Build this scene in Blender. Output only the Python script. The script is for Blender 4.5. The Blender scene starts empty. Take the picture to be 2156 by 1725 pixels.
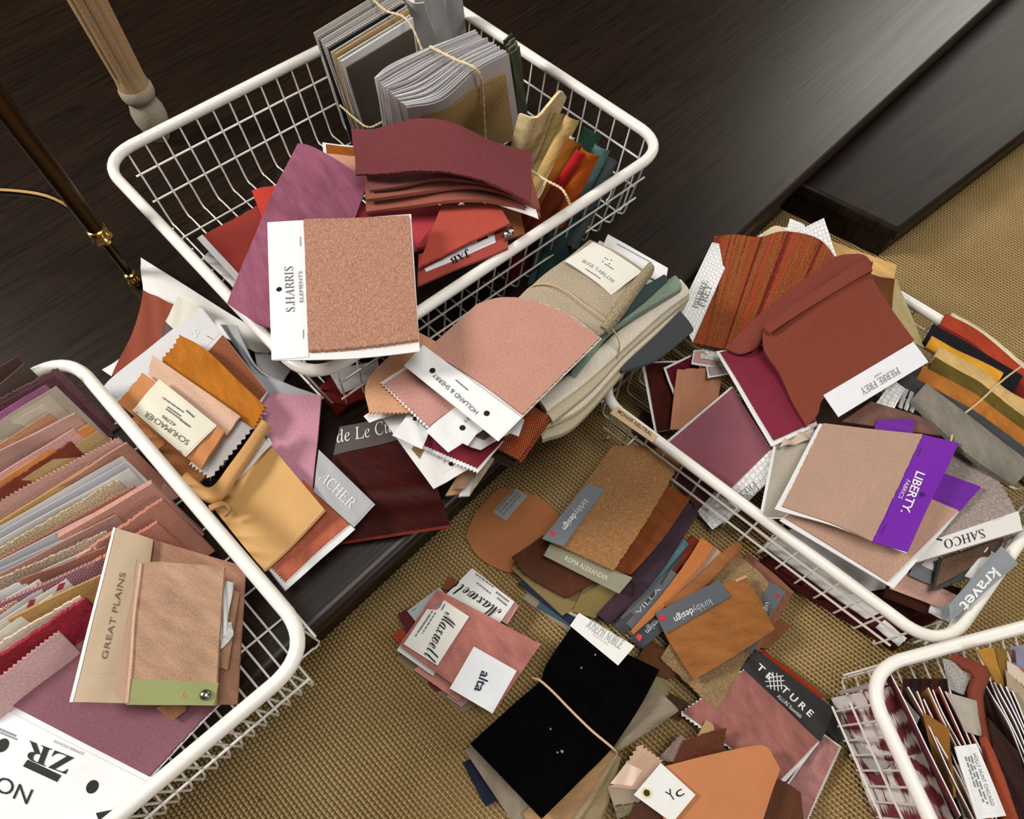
import bpy, math, random
import numpy as np
from mathutils import Vector, Matrix, Euler
random.seed(7)
C = bpy.context.scene.collection
S = bpy.context.scene
# ---------------------------------------------------------------- camera, world, lights, exposure
CAM_H = 0.79
ROT = Euler((0.4456, 0.0067, 0.0422), 'XYZ')
FPX, PX, PY, WPX, HPX = 1374.7, 1054.5, 970.8, 2156.0, 1725.0
cam = bpy.data.cameras.new('camera'); cam_o = bpy.data.objects.new('camera', cam); C.objects.link(cam_o)
cam_o.location = (0, 0, CAM_H); cam_o.rotation_euler = ROT
cam.sensor_fit = 'HORIZONTAL'; cam.sensor_width = 36.0; cam.lens = 36.0 * FPX / WPX
cam.shift_x = (WPX / 2 - PX) / WPX; cam.shift_y = (PY - HPX / 2) / WPX
cam.clip_start = 0.01
S.camera = cam_o
S.view_settings.view_transform = 'Standard'; S.view_settings.look = 'None'
S.view_settings.gamma = 1.0; S.view_settings.use_curve_mapping = False
S.view_settings.exposure = 0.0
w = bpy.data.worlds.new('world'); S.world = w; w.use_nodes = True
bg = w.node_tree.nodes['Background']; bg.inputs[0].default_value = (1.0, 0.94, 0.87, 1); bg.inputs[1].default_value = 0.12
def area(name, loc, target, sx, sy, power, col):
    l = bpy.data.lights.new(name, 'AREA'); l.shape = 'RECTANGLE'; l.size = sx; l.size_y = sy; l.energy = power; l.color = col
    o = bpy.data.objects.new(name, l); C.objects.link(o); o.location = loc
    o.rotation_euler = (Vector(target) - Vector(loc)).to_track_quat('-Z', 'Y').to_euler()
    return o
area('window_light_left', (-2.3, 0.45, 1.9), (0, 0.5, 0.1), 0.6, 0.6, 68, (1.0, 0.96, 0.90))
area('window_light_far', (2.7, 3.6, 1.9), (0.6, 0.9, 0.1), 1.5, 1.4, 52, (1.0, 0.98, 0.88))
area('window_light_right', (2.6, -1.3, 1.7), (0.2, 0.5, 0.1), 0.8, 1.0, 20, (0.96, 0.98, 1.0))
area('ceiling_light', (0.3, 0.1, 2.6), (0.1, 0.5, 0), 1.1, 1.1, 35, (1.0, 0.96, 0.90))

# ---------------------------------------------------------------- helpers: pixel ray to a point at height z
RM = np.array(ROT.to_matrix())
CO = np.array([0, 0, CAM_H])
def unp(x, y, z):
    d = RM @ np.array([(x - PX) / FPX, -(y - PY) / FPX, -1.0])
    return CO + d * ((z - CAM_H) / d[2])
def prj(p):
    q = (np.asarray(p) - CO) @ RM
    return np.array([PX + FPX * q[0] / -q[2], PY - FPX * q[1] / -q[2]])
def lin(h):
    h = h.lstrip('#'); v = [int(h[i:i + 2], 16) / 255 for i in (0, 2, 4)]
    return tuple(c / 12.92 if c <= 0.04045 else ((c + 0.055) / 1.055) ** 2.4 for c in v) + (1,)

# ---------------------------------------------------------------- materials
_M = {}
class NT:
    def __init__(s, m): s.m = m; s.n = m.node_tree.nodes; s.l = m.node_tree.links; s.bs = s.n['Principled BSDF']
    def new(s, t, **k):
        n = s.n.new(t)
        for a, b in k.items(): setattr(n, a, b)
        return n
    def set(s, n, i, v):
        if hasattr(v, 'is_output') or isinstance(v, bpy.types.NodeSocket): s.l.new(v, n.inputs[i])
        else: n.inputs[i].default_value = v
    def math(s, op, a, b=0.0, c=None):
        n = s.new('ShaderNodeMath', operation=op); s.set(n, 0, a); s.set(n, 1, b)
        if c is not None: s.set(n, 2, c)
        return n.outputs[0]
    def mix(s, f, a, b):
        n = s.new('ShaderNodeMix', data_type='RGBA'); s.set(n, 0, f); s.set(n, 6, a); s.set(n, 7, b); return n.outputs[2]
    def noise(s, scale, detail=2, vec=None, rough=.5):
        n = s.new('ShaderNodeTexNoise'); n.inputs['Scale'].default_value = scale; n.inputs['Detail'].default_value = detail
        n.inputs['Roughness'].default_value = rough
        if vec is not None: s.l.new(vec, n.inputs['Vector'])
        return n.outputs[0]
    def voro(s, scale, vec, feature='F1', rnd=1.0):
        n = s.new('ShaderNodeTexVoronoi', feature=feature); n.inputs['Scale'].default_value = scale
        n.inputs['Randomness'].default_value = rnd; s.l.new(vec, n.inputs['Vector']); return n.outputs[0]
    def co(s, kind, sx, sy, sz, rot):
        v = s.new('ShaderNodeTexCoord').outputs[kind]
        for r_, sc in ((rot, (1, 1, 1)), (0, (sx, sy, sz))):
            if r_ == 0 and sc == (1, 1, 1): continue
            mp = s.new('ShaderNodeMapping'); mp.inputs['Scale'].default_value = sc; mp.inputs['Rotation'].default_value = (0, 0, r_)
            s.l.new(v, mp.inputs[0]); v = mp.outputs[0]
        return v
    def uv(s, sx=1, sy=1, rot=0): return s.co('UV', sx, sy, 1, rot)
    def obj(s, sx=1, sy=1, sz=1, rot=0): return s.co('Object', sx, sy, sz, rot)
    def xy(s, vec):
        n = s.new('ShaderNodeSeparateXYZ'); s.l.new(vec, n.inputs[0]); return n.outputs[0], n.outputs[1]
    def bump(s, h, st, dist=.001):
        n = s.new('ShaderNodeBump'); n.inputs['Strength'].default_value = st; n.inputs['Distance'].default_value = dist
        s.l.new(h, n.inputs['Height']); s.l.new(n.outputs[0], s.bs.inputs['Normal'])
    def ramp(s, f, stops):
        n = s.new('ShaderNodeValToRGB'); e = n.color_ramp.elements
        for i, (p, c) in enumerate(stops):
            x = e[i] if i < 2 else e.new(p)
            x.position = p; x.color = c
        s.l.new(f, n.inputs[0]); return n.outputs[0]
def sc_(c, k): return tuple(min(1, x * k) for x in c[:3]) + (1,)
def M(kind, h, h2=None, **k):
    key = (kind, h, h2, tuple(sorted(k.items())))
    if key in _M: return _M[key]
    m = bpy.data.materials.new('%s_%s' % (kind, h)); m.use_nodes = True; _M[key] = m
    t = NT(m); b = t.bs; c = lin(h); c2 = lin(h2) if h2 else None
    b.inputs['Roughness'].default_value = k.get('r', .85); b.inputs['Specular IOR Level'].default_value = .25
    if kind in ('paper', 'flat'):
        if kind == 'paper':
            v = t.uv(); n = t.noise(90, 3, v)
            t.set(b, 'Base Color', t.mix(n, sc_(c, .86), sc_(c, .94))); t.bump(t.noise(400, 2, v), .15, .0005)
        else: b.inputs['Base Color'].default_value = c
        b.inputs['Roughness'].default_value = k.get('r', .6)
    elif kind == 'velvet':
        v = t.uv(22, 60, .5); n = t.noise(1.0, 4, v, .6); n = t.math('MULTIPLY_ADD', t.math('SUBTRACT', n, .5), 2.2, .5); v2 = t.uv(); f = t.noise(800, 2, v2)
        a = t.math('MULTIPLY_ADD', t.math('SUBTRACT', f, .5), 1.3, t.math('MULTIPLY_ADD', n, .7, .15))
        t.set(b, 'Base Color', t.mix(a, sc_(c, .60), sc_(c, 1.42))); t.bump(t.math('ADD', t.math('MULTIPLY', n, 1.8), f), .45, .0012)
        b.inputs['Sheen Weight'].default_value = k.get('sh', .35) * .6; b.inputs['Sheen Roughness'].default_value = .35
        b.inputs['Sheen Tint'].default_value = sc_(c, 1.6)
        b.inputs['Specular IOR Level'].default_value = .12 if k.get('sh', .35) > .1 else 0.0
    elif kind == 'felt':
        v = t.uv(); n = t.noise(420, 4, v, .7); n = t.math('MULTIPLY_ADD', t.math('SUBTRACT', n, .5), 1.9, .5); f = t.noise(35, 2, v)
        t.set(b, 'Base Color', t.mix(t.math('MULTIPLY_ADD', n, .75, t.math('MULTIPLY', f, .3)), sc_(c, .66), sc_(c, 1.30))); t.bump(n, .6, .0012)
        b.inputs['Sheen Weight'].default_value = .08
    elif kind in ('linen', 'weave'):
        s = 5200 if kind == 'linen' else k.get('s', 900) * 1.7
        v = t.uv(); x, y = t.xy(v)
        wx = t.math('SINE', t.math('MULTIPLY', x, s)); wy = t.math('SINE', t.math('MULTIPLY', y, s))
        pw = t.math('MULTIPLY', wx, wy)
        n1 = t.noise(1, 3, t.uv(40, 1600)); n2 = t.noise(1, 3, t.uv(1600, 40))
        a = t.math('ADD', t.math('MULTIPLY', n1, .5), t.math('MULTIPLY', n2, .5))
        a = t.math('MULTIPLY_ADD', pw, .12 if kind == 'linen' else .3, a)
        t.set(b, 'Base Color', t.mix(t.math('MULTIPLY_ADD', t.math('SUBTRACT', a, .5), 1.6, .5), c2 or sc_(c, .68), sc_(c, 1.25))); t.bump(pw, .5, .0008)
    elif kind == 'boucle':
        v = t.uv(); nz = t.new('ShaderNodeTexNoise'); nz.inputs['Scale'].default_value = 200; t.l.new(v, nz.inputs['Vector'])
        mx = t.new('ShaderNodeMix', data_type='VECTOR'); mx.inputs[0].default_value = .013; t.l.new(v, mx.inputs[4]); t.l.new(nz.outputs[1], mx.inputs[5])
        vo = t.voro(k.get('s', 420), mx.outputs[1]); n = t.noise(1100, 2, v)
        hgt = t.math('SUBTRACT', t.math('MULTIPLY', n, .7), vo)
        t.set(b, 'Base Color', t.mix(t.math('ADD', t.math('MULTIPLY', vo, .6), t.math('MULTIPLY', n, .4)), sc_(c, 1.32), sc_(c, .70))); t.bump(hgt, 1.0, .004)  # random yarn tone plus shade painted into the gaps between nubs
        b.inputs['Sheen Weight'].default_value = .05
    elif kind == 'herring':
        v = t.uv(); x, y = t.xy(v); p = k.get('p', .006)
        zz = t.math('PINGPONG', x, p); ph = t.math('ADD', y, t.math('MULTIPLY', zz, 1.0))
        st = t.math('SINE', t.math('MULTIPLY', ph, 6.283 / k.get('q', .0022)))
        t.set(b, 'Base Color', t.mix(t.math('MULTIPLY_ADD', st, .5, .5), c, c2)); t.bump(st, .4, .0008)
    elif kind == 'stripe':
        v = t.uv(); x, y = t.xy(v); st = t.math('SINE', t.math('MULTIPLY', y, 6.283 / k.get('q', .004)))
        n = t.noise(600, 2, v)
        f = t.math('MULTIPLY_ADD', n, .4, t.math('MULTIPLY_ADD', st, .45, .25))
        t.set(b, 'Base Color', t.mix(f, c, c2)); t.bump(st, .3, .0006)
    elif kind == 'knit':
        v = t.uv(); x, y = t.xy(v); n = t.noise(1, 3, t.uv(120, 1.5)); n = t.math('MULTIPLY_ADD', t.math('SUBTRACT', n, .5), 1.25, .5)
        bl = t.voro(330, t.uv(1, .9), rnd=.3)
        f = t.math('ADD', n, t.math('MULTIPLY', t.math('SUBTRACT', bl, .4), .25))
        t.set(b, 'Base Color', t.ramp(f, [(.36, lin('#6e1f10')), (.46, lin('#a4532a')), (.52, c), (.56, lin('#7e3d14')), (.62, c2)])); t.bump(t.math('MULTIPLY', bl, -1), 1.0, .003)
    elif kind == 'cane':
        v = t.uv(); e = t.voro(150, v, 'DISTANCE_TO_EDGE', .3); x, y = t.xy(v)
        f = t.math('LESS_THAN', e, .11); g = t.math('LESS_THAN', t.math('PINGPONG', t.math('ADD', x, y), .006), .0006)
        t.set(b, 'Base Color', t.mix(t.math('MULTIPLY', t.math('MAXIMUM', f, g), .55), c, c2)); b.inputs['Roughness'].default_value = .55
    elif kind == 'leather':
        v = t.uv(); n = t.noise(25, 3, v); f = t.noise(900, 3, v)
        t.set(b, 'Base Color', t.mix(n, sc_(c, .85), sc_(c, 1.12))); t.bump(t.math('MULTIPLY_ADD', n, 2.0, f), .12, .0012)
        b.inputs['Roughness'].default_value = k.get('r', .62)
    elif kind == 'ikat':
        v = t.uv(55, 34); n = t.noise(1, 2, v); s = t.noise(1, 3, t.uv(900, 60)); x, y = t.xy(t.uv())
        row = t.math('MULTIPLY_ADD', t.math('SINE', t.math('MULTIPLY', y, 6.283 / .024)), .14, t.math('MULTIPLY', t.math('SINE', t.math('MULTIPLY', x, 6.283 / .03)), .08))
        f = t.math('ADD', t.math('ADD', n, row), t.math('MULTIPLY', t.math('SUBTRACT', s, .5), .8))
        t.set(b, 'Base Color', t.ramp(f, [(.44, c), (.54, c2)]))
    elif kind == 'speck':
        v = t.uv(); n = t.noise(650, 3, v); t.set(b, 'Base Color', t.ramp(n, [(.40, c), (.60, c2)])); t.bump(n, .6, .0012)
    elif kind == 'metal':
        b.inputs['Base Color'].default_value = c; b.inputs['Metallic'].default_value = 1; b.inputs['Roughness'].default_value = k.get('r', .25)
    elif kind == 'enamel':
        b.inputs['Base Color'].default_value = c; b.inputs['Roughness'].default_value = .32; b.inputs['Specular IOR Level'].default_value = .5
    elif kind == 'cord':
        v = t.uv(); n = t.noise(500, 2, v); t.set(b, 'Base Color', t.mix(n, sc_(c, .75), sc_(c, 1.2)))
    return m

# ---------------------------------------------------------------- mesh building
def link(name, me, mat, parent=None, origin=None):
    o = bpy.data.objects.new(name, me); C.objects.link(o)
    if mat: me.materials.append(mat)
    if parent is not None: o.parent = parent; o.matrix_parent_inverse = parent.matrix_basis.inverted()
    return o
def mk(name, verts, faces, mat, parent=None, uvs=None, sharp=0.7, smooth=True):
    """verts in world space; the object's origin goes to the bottom centre of the mesh."""
    v = np.asarray(verts, float)
    me = bpy.data.meshes.new(name)
    if parent is None:
        org = np.array([(v[:, 0].min() + v[:, 0].max()) / 2, (v[:, 1].min() + v[:, 1].max()) / 2, v[:, 2].min()])
    else: org = np.zeros(3)
    v = v - org
    me.from_pydata(v.tolist(), [], faces)
    if uvs is not None:
        ul = me.uv_layers.new(name='UVMap')
        idx = np.zeros(len(me.loops), int); me.loops.foreach_get('vertex_index', idx)
        ul.data.foreach_set('uv', np.asarray(uvs, float)[idx].ravel())
    if smooth:
        me.polygons.foreach_set('use_smooth', [True] * len(me.polygons))
        if sharp: me.set_sharp_from_angle(angle=sharp)
    me.update()
    o = link(name, me, mat)
    o.location = org
    if parent is not None:
        o.parent = parent; o.location = -parent.location
        p = parent
        while p.parent is not None:      # sub-part: the part already sits at minus the thing's origin
            p = p.parent; o.location = (0, 0, 0)
    return o
def tag(o, label, cat, group=None, kind=None):
    o['label'] = label; o['category'] = cat
    if group: o['group'] = group
    if kind: o['kind'] = kind
    return o
class MB:
    def __init__(s): s.v = []; s.f = []; s.u = []
    def add(s, v, f, u=None):
        n = len(s.v); s.v += [list(map(float, p)) for p in v]; s.f += [[i + n for i in q] for q in f]
        s.u += [list(x) for x in (u if u is not None else [(0, 0)] * len(v))]
    def tube(s, pts, r, n=8, closed=False, cap=True):
        pts = [np.asarray(p, float) for p in pts]; m = len(pts); vs = []; up = None; us = []; L = 0
        for i, p in enumerate(pts):
            a = pts[(i - 1) % m] if (closed or i > 0) else p; b = pts[(i + 1) % m] if (closed or i < m - 1) else p
            t = b - a; t = t / (np.linalg.norm(t) + 1e-12)
            if up is None: up = np.array([0, 0, 1.]) if abs(t[2]) < .9 else np.array([1., 0, 0])
            x = np.cross(t, up); x /= np.linalg.norm(x) + 1e-12; y = np.cross(x, t); up = y
            if i: L += np.linalg.norm(p - pts[i - 1])
            rr = r[i] if hasattr(r, '__len__') else r
            for k in range(n):
                an = 2 * math.pi * k / n; vs.append(p + rr * (math.cos(an) * x + math.sin(an) * y)); us.append((L, k / n * rr * 6.28))
        f = []
        for i in range(m if closed else m - 1):
            for k in range(n):
                a = i * n + k; b = i * n + (k + 1) % n; c = ((i + 1) % m) * n + (k + 1) % n; d = ((i + 1) % m) * n + k
                f.append([a, b, c, d])
        if not closed and cap: f.append([k for k in range(n)][::-1]); f.append([(m - 1) * n + k for k in range(n)])
        s.add(vs, f, us)
    def build(s, name, mat, parent=None, sharp=.7): return mk(name, s.v, s.f, mat, parent, s.u, sharp)
def spline(pts, n):
    """Catmull-Rom through pts, n+1 samples evenly in chord length."""
    P = [np.asarray(p, float) for p in pts]
    if len(P) == 2: return [P[0] + (P[1] - P[0]) * i / n for i in range(n + 1)]
    d = [0]
    for i in range(1, len(P)): d.append(d[-1] + np.linalg.norm(P[i] - P[i - 1]))
    E = [2 * P[0] - P[1]] + P + [2 * P[-1] - P[-2]]; out = []; j = 0
    for i in range(n + 1):
        s = d[-1] * i / n
        while j < len(P) - 2 and s > d[j + 1]: j += 1
        t = (s - d[j]) / max(d[j + 1] - d[j], 1e-9); a, b, c, e = E[j:j + 4]
        out.append(.5 * (2 * b + (c - a) * t + (2 * a - 5 * b + 4 * c - e) * t * t + (3 * b - a - 3 * c + e) * t ** 3))
    return out
class Patch:
    """A Coons patch of cloth or card: four edges through real points in the room."""
    def __init__(s, q, z=None, e=None, wav=.0006, bul=0, seed=0, bend=0, ridges=()):
        s.c = [np.array(unp(p[0], p[1], p[2] if len(p) > 2 else z)) for p in q]
        zs = [p[2] if len(p) > 2 else z for p in q]
        e = e or {}; s.N = 40
        def edge(k, i, j):
            mid = []
            L = e.get(k, [])
            for n_, p in enumerate(L):
                f = (n_ + 1) / (len(L) + 1)
                zz = p[2] if len(p) > 2 else zs[i] + (zs[j] - zs[i]) * f
                mid.append(unp(p[0], p[1], zz))
            return np.array(spline([s.c[i]] + mid + [s.c[j]], s.N))
        s.AB = edge('AB', 0, 1); s.BC = edge('BC', 1, 2); s.DC = edge('DC', 3, 2); s.AD = edge('AD', 0, 3)
        s.wav = wav; s.bul = bul; s.bend = bend; s.ridges = ridges
        r = random.Random(seed); s.ph = [(r.uniform(4, 11), r.uniform(4, 11), r.uniform(0, 6.28), r.uniform(.4, 1)) for _ in range(3)]
        a, b, c, d = s.c
        s.flip = 1.0
        ctr = (a + b + c + d) / 4
        if np.dot(s.nrm(.5, .5), CO - ctr) < 0: s.flip = -1.0
        s.lu = (np.linalg.norm(b - a) + np.linalg.norm(c - d)) / 2; s.lv = (np.linalg.norm(d - a) + np.linalg.norm(c - b)) / 2
    def ev(s, E, t):
        x = t * s.N; i = int(max(0, min(s.N - 1, math.floor(x)))); return E[i] + (E[i + 1] - E[i]) * (x - i)
    def P(s, u, v):
        a, b, c, d = s.c
        return (1 - v) * s.ev(s.AB, u) + v * s.ev(s.DC, u) + (1 - u) * s.ev(s.AD, v) + u * s.ev(s.BC, v) - ((1 - u) * (1 - v) * a + u * (1 - v) * b + u * v * c + (1 - u) * v * d)
    def nrm(s, u, v):
        h = .02; n = np.cross(s.P(u + h, v) - s.P(u - h, v), s.P(u, v + h) - s.P(u, v - h)); return n / (np.linalg.norm(n) + 1e-12) * s.flip
    def disp(s, u, v):
        z = 0
        for fu, fv, p, a in s.ph: z += math.sin(fu * u + fv * v + p) * a
        z *= s.wav / 1.5
        uu, vv = min(1, max(0, u)), min(1, max(0, v))
        if s.bul: z += s.bul * math.sqrt(max(0, 1 - (2 * vv - 1) ** 2))
        if s.bend: z += s.bend * math.sin(math.pi * uu)
        for (u0, v0, u1, v1, wd, ht) in s.ridges:
            dx, dy = u1 - u0, v1 - v0; L2 = dx * dx + dy * dy; tt = max(0, min(1, ((u - u0) * dx + (v - v0) * dy) / L2))
            dd = math.hypot(u - u0 - tt * dx, v - v0 - tt * dy); z += ht * math.exp(-(dd / wd) ** 2)
        return z
    def S(s, u, v, off=0): return s.P(u, v) + s.nrm(u, v) * (s.disp(u, v) + off)
    def px(s, x, y):
        u = v = .5
        for _ in range(30):
            p = prj(s.P(u, v)); h = 1e-3
            du = (prj(s.P(u + h, v)) - prj(s.P(u - h, v))) / (2 * h); dv = (prj(s.P(u, v + h)) - prj(s.P(u, v - h))) / (2 * h)
            r = np.array([x, y]) - p; det = du[0] * dv[1] - du[1] * dv[0]
            if abs(det) < 1e-9: break
            a = (r[0] * dv[1] - r[1] * dv[0]) / det; b = (du[0] * r[1] - du[1] * r[0]) / det
            u += max(-.4, min(.4, a)); v += max(-.4, min(.4, b))
            if abs(a) + abs(b) < 1e-5: break
        return u, v
    def sheet(s, name, mat, parent=None, rect=((0, 0), (1, 0), (1, 1), (0, 1)), off=0, t=.0012, pink='', fray='', tooth=.004, amp=.0022, res=.006):
        R = [np.array(p, float) for p in rect]
        W = [s.S(*p) for p in R]
        lu = max(np.linalg.norm(W[1] - W[0]), np.linalg.norm(W[2] - W[3])); lv = max(np.linalg.norm(W[3] - W[0]), np.linalg.norm(W[2] - W[1]))
        nu = max(12, min(40, int(lu / res))); nv = max(12, min(40, int(lv / res)))
        if s.bul: nv = max(nv, 10)
        jag = pink + fray
        if 'b' in jag or 't' in jag: nu = max(nu, min(110, 2 * int(lu / tooth)))
        if 'l' in jag or 'r' in jag: nv = max(nv, min(110, 2 * int(lv / tooth)))
        rr = random.Random(int(lu * 1e6) + len(name))
        top = []; bot = []; uv = []
        for j in range(nv + 1):
            for i in range(nu + 1):
                a, b = i / nu, j / nv
                def jit(k, idx): return amp * (idx % 2) if k in pink else amp * .8 * rr.random() if k in fray else 0
                if i == 0 and 'l' in jag: a += jit('l', j) / lu
                if i == nu and 'r' in jag: a -= jit('r', j) / lu
                if j == 0 and 'b' in jag: b += jit('b', i) / lv
                if j == nv and 't' in jag: b -= jit('t', i) / lv
                q = (1 - a) * (1 - b) * R[0] + a * (1 - b) * R[1] + a * b * R[2] + (1 - a) * b * R[3]
                p = s.P(q[0], q[1]); n = s.nrm(q[0], q[1]); d = s.disp(q[0], q[1]) + off
                top.append(p + n * (d + t)); bot.append(p + n * d); uv.append((a * lu, b * lv))
        n = len(top); w1 = nu + 1; f = []
        for j in range(nv):
            for i in range(nu):
                a = j * w1 + i; q = [a, a + 1, a + w1 + 1, a + w1]
                if s.flip < 0: q = q[::-1]
                f.append(q); f.append([x + n for x in q[::-1]])
        ring = [i for i in range(nu)] + [j * w1 + nu for j in range(nv)] + [nv * w1 + i for i in range(nu, 0, -1)] + [j * w1 for j in range(nv, 0, -1)]
        for k in range(len(ring)):
            a, b = ring[k], ring[(k + 1) % len(ring)]; q = [b, a, a + n, b + n]
            f.append(q if s.flip > 0 else q[::-1])
        return mk(name, top + bot, f, mat, parent, uv + uv)
# ---- lettering -------------------------------------------------
def _map(t, U, L, holes={}):
    return ''.join(holes.get(ch) or (chr(U + ord(ch) - 65) if 'A' <= ch <= 'Z' else chr(L + ord(ch) - 97) if 'a' <= ch <= 'z' else ch) for ch in t)
_T = {}
def glyphs(txt, st):
    if (txt, st) in _T: return _T[(txt, st)]
    body = txt
    if st == 'b': body = _map(txt, 0x1D400, 0x1D41A)
    if st in 'ri': body = _map(txt, 0x1D434, 0x1D44E, {'h': '\u210e'})
    if st == 'w': body = _map(txt, 0x1D4D0, 0x1D4EA)
    cu = bpy.data.curves.new('t', 'FONT'); cu.body = body; cu.resolution_u = 3
    if st == 'B': cu.offset = .018
    o = bpy.data.objects.new('t', cu); C.objects.link(o)
    me = bpy.data.meshes.new_from_object(o.evaluated_get(bpy.context.evaluated_depsgraph_get()))
    v = np.array([p.co[:] for p in me.vertices]).reshape(-1, 3)[:, :2]; f = [list(p.vertices) for p in me.polygons]
    bpy.data.objects.remove(o); bpy.data.curves.remove(cu); bpy.data.meshes.remove(me)
    if st == 'r': v[:, 0] -= v[:, 1] * .28
    v[:, 0] -= v[:, 0].min(); wd = v[:, 0].max(); cap = .70
    v[:, 0] /= wd; v[:, 1] /= cap
    _T[(txt, st)] = (v, f); return v, f
def lettering(patch, parent, txt, p0, p1, h, mat, st='s', off=.001):
    p0 = np.array(p0, float); p1 = np.array(p1, float); d = p1 - p0; L = np.linalg.norm(d); up = np.array([d[1], -d[0]]) / L
    if txt == '#':   # a row of words too small to read
        v = []; f = []; x = 0; r = random.Random(int(p0[0] * 7 + p0[1]))
        while x < 1:
            wd = r.uniform(.08, .2); a, b = x, min(1, x + wd); n = len(v); v += [(a, 0), (b, 0), (b, 1), (a, 1)]; f.append([n, n + 1, n + 2, n + 3]); x += wd + .04
        v = np.array(v)
    else: v, f = glyphs(txt, st)
    out = []
    # affine fit of pixel -> uv around the text box, exact at the three anchors
    o_ = np.array(patch.px(*p0)); ex = np.array(patch.px(*p1)) - o_; ey = np.array(patch.px(*(p0 + up * h))) - o_
    exy = np.array(patch.px(*(p1 + up * h))) - o_ - ex - ey
    for x, y in v:
        q = o_ + ex * x + ey * y + exy * x * y; out.append(patch.S(q[0], q[1], off))
    ff = [q if patch.flip > 0 else q[::-1] for q in f]
    return mk('lettering', out, ff, mat, parent, None, 0, False)
def disc(patch, parent, name, x, y, r, mat, off=.0012, hgt=0, ring=0):
    u, v = patch.px(x, y); c = patch.S(u, v, off); n = patch.nrm(u, v); a = np.cross(n, [1, .3, 0]); a /= np.linalg.norm(a); b = np.cross(n, a)
    dist = np.linalg.norm(c - CO); R = r * dist / FPX * .92
    mb = MB(); N = 20
    if ring:
        mb.tube([c + R * (math.cos(6.2832 * k / N) * a + math.sin(6.2832 * k / N) * b) for k in range(N)], ring, 6, True)
    else:
        prof = [(1, 0)] if not hgt else [(1, 0), (.92, hgt * .6), (.6, hgt), (.15, hgt * 1.08)]
        vs = []; f = []
        for (rr, hh) in prof:
            for k in range(N): vs.append(c + R * rr * (math.cos(6.2832 * k / N) * a + math.sin(6.2832 * k / N) * b) + n * hh)
        for i in range(len(prof) - 1):
            for k in range(N): f.append([i * N + k, i * N + (k + 1) % N, (i + 1) * N + (k + 1) % N, (i + 1) * N + k])
        f.append([(len(prof) - 1) * N + k for k in range(N)])
        mb.add(vs, f)
    return mb.build(name, mat, parent)
INK = lambda: M('flat', '#1b1b1e'); GREYINK = lambda: M('flat', '#8a8c90'); WHITE = lambda: M('paper', '#e9e8e8')
_seed = [0]
def sw(name, label, cat, q, z, mat, t=.0016, e=None, wav=.0006, bul=0, bend=0, pink='', fray='', group=None, kids=(), back=None, ridges=(), tooth=.0045, amp=.0022, base_t=None):
    """One swatch / card = one top-level object.  kids: tuples describing parts lying on it."""
    _seed[0] += 1
    p = Patch(q, z, e, wav, bul, _seed[0], bend, ridges)
    o = p.sheet(name, mat, None, t=t, pink=pink, fray=fray, tooth=tooth, amp=amp)
    tag(o, label, cat, group)
    h = t + .0001
    for k in kids: part(o, p, k, h)
    return o, p
def part(o, p, k, h):
    """k = dict(n name, q pixel quad on the parent, m material, t, text [...], own z quad via z)"""
    if 'z' in k:
        p2 = Patch(k['q'], k['z'], k.get('e'), .0002, k.get('bul', 0), 3); rect = ((0, 0), (1, 0), (1, 1), (0, 1)); off = 0
    else:
        p2 = p; off = h + k.get('off', 0)
        if 'uv' in k:
            a, b, c, d = k['uv']; rect = ((a, b), (c, b), (c, d), (a, d))
        else: rect = [p.px(x, y) for x, y in k['q']]
    t = k.get('t', .0006)
    co = p2.sheet(k['n'], k['m'], o, rect, off, t, k.get('pink', ''), k.get('fray', ''), tooth=k.get('tooth', .0045), amp=k.get('amp', .0022))
    if 'label' in k: co['label'] = k['label']
    for tx in k.get('text', ()):
        s_, a, b, hh, m_ = tx[:5]; lettering(p2, co, s_, a, b, hh, m_, tx[5] if len(tx) > 5 else 's', off + t + .0006)
    for x, y, r in k.get('holes', ()): disc(p2, co, 'punched_hole', x, y, r, M('flat', '#17120f'), off + t + .0003)
    for x, y, x1, y1 in k.get('staples', ()):
        a = p2.S(*p2.px(x, y), off + t + .0006); b = p2.S(*p2.px(x1, y1), off + t + .0006); mb = MB(); mb.tube([a, b], .0003, 5); mb.build('staple', M('metal', '#9a9a9a'), co)
    return co, p2
def K(n, q, m, **k): d = dict(n=n, q=q, m=m); d.update(k); return d
def band(name, label, cat, pts, r, mat, twist=False, group=None, z=None):
    P = [unp(p[0], p[1], p[2] if len(p) > 2 else z) for p in pts]; q = spline(P, 60); mb = MB()
    rr = [r * (1 + .28 * math.sin(i * 1.6)) for i in range(61)] if twist else r
    mb.tube(q, rr, 6); o = mb.build(name, mat); tag(o, label, cat, group); return o
def lathe(mb, base, axis, prof, n=40, flute=None):
    base = np.asarray(base, float); axis = np.asarray(axis, float) / np.linalg.norm(axis); x = np.cross(axis, [0, 1, .2]); x /= np.linalg.norm(x); y = np.cross(axis, x)
    vs = []; us = []
    for (h, r, fl) in prof:
        for k in range(n):
            a = 2 * math.pi * k / n; rr = r * (1 - fl * max(0, math.cos(a * (flute or 1))) ** 2) if fl else r
            vs.append(base + axis * h + rr * (math.cos(a) * x + math.sin(a) * y)); us.append((h, a * .03))
    f = []
    for i in range(len(prof) - 1):
        for k in range(n): f.append([i * n + k, i * n + (k + 1) % n, (i + 1) * n + (k + 1) % n, (i + 1) * n + k])
    f.append([k for k in range(n)][::-1]); f.append([(len(prof) - 1) * n + k for k in range(n)])
    mb.add(vs, f, us)

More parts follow.
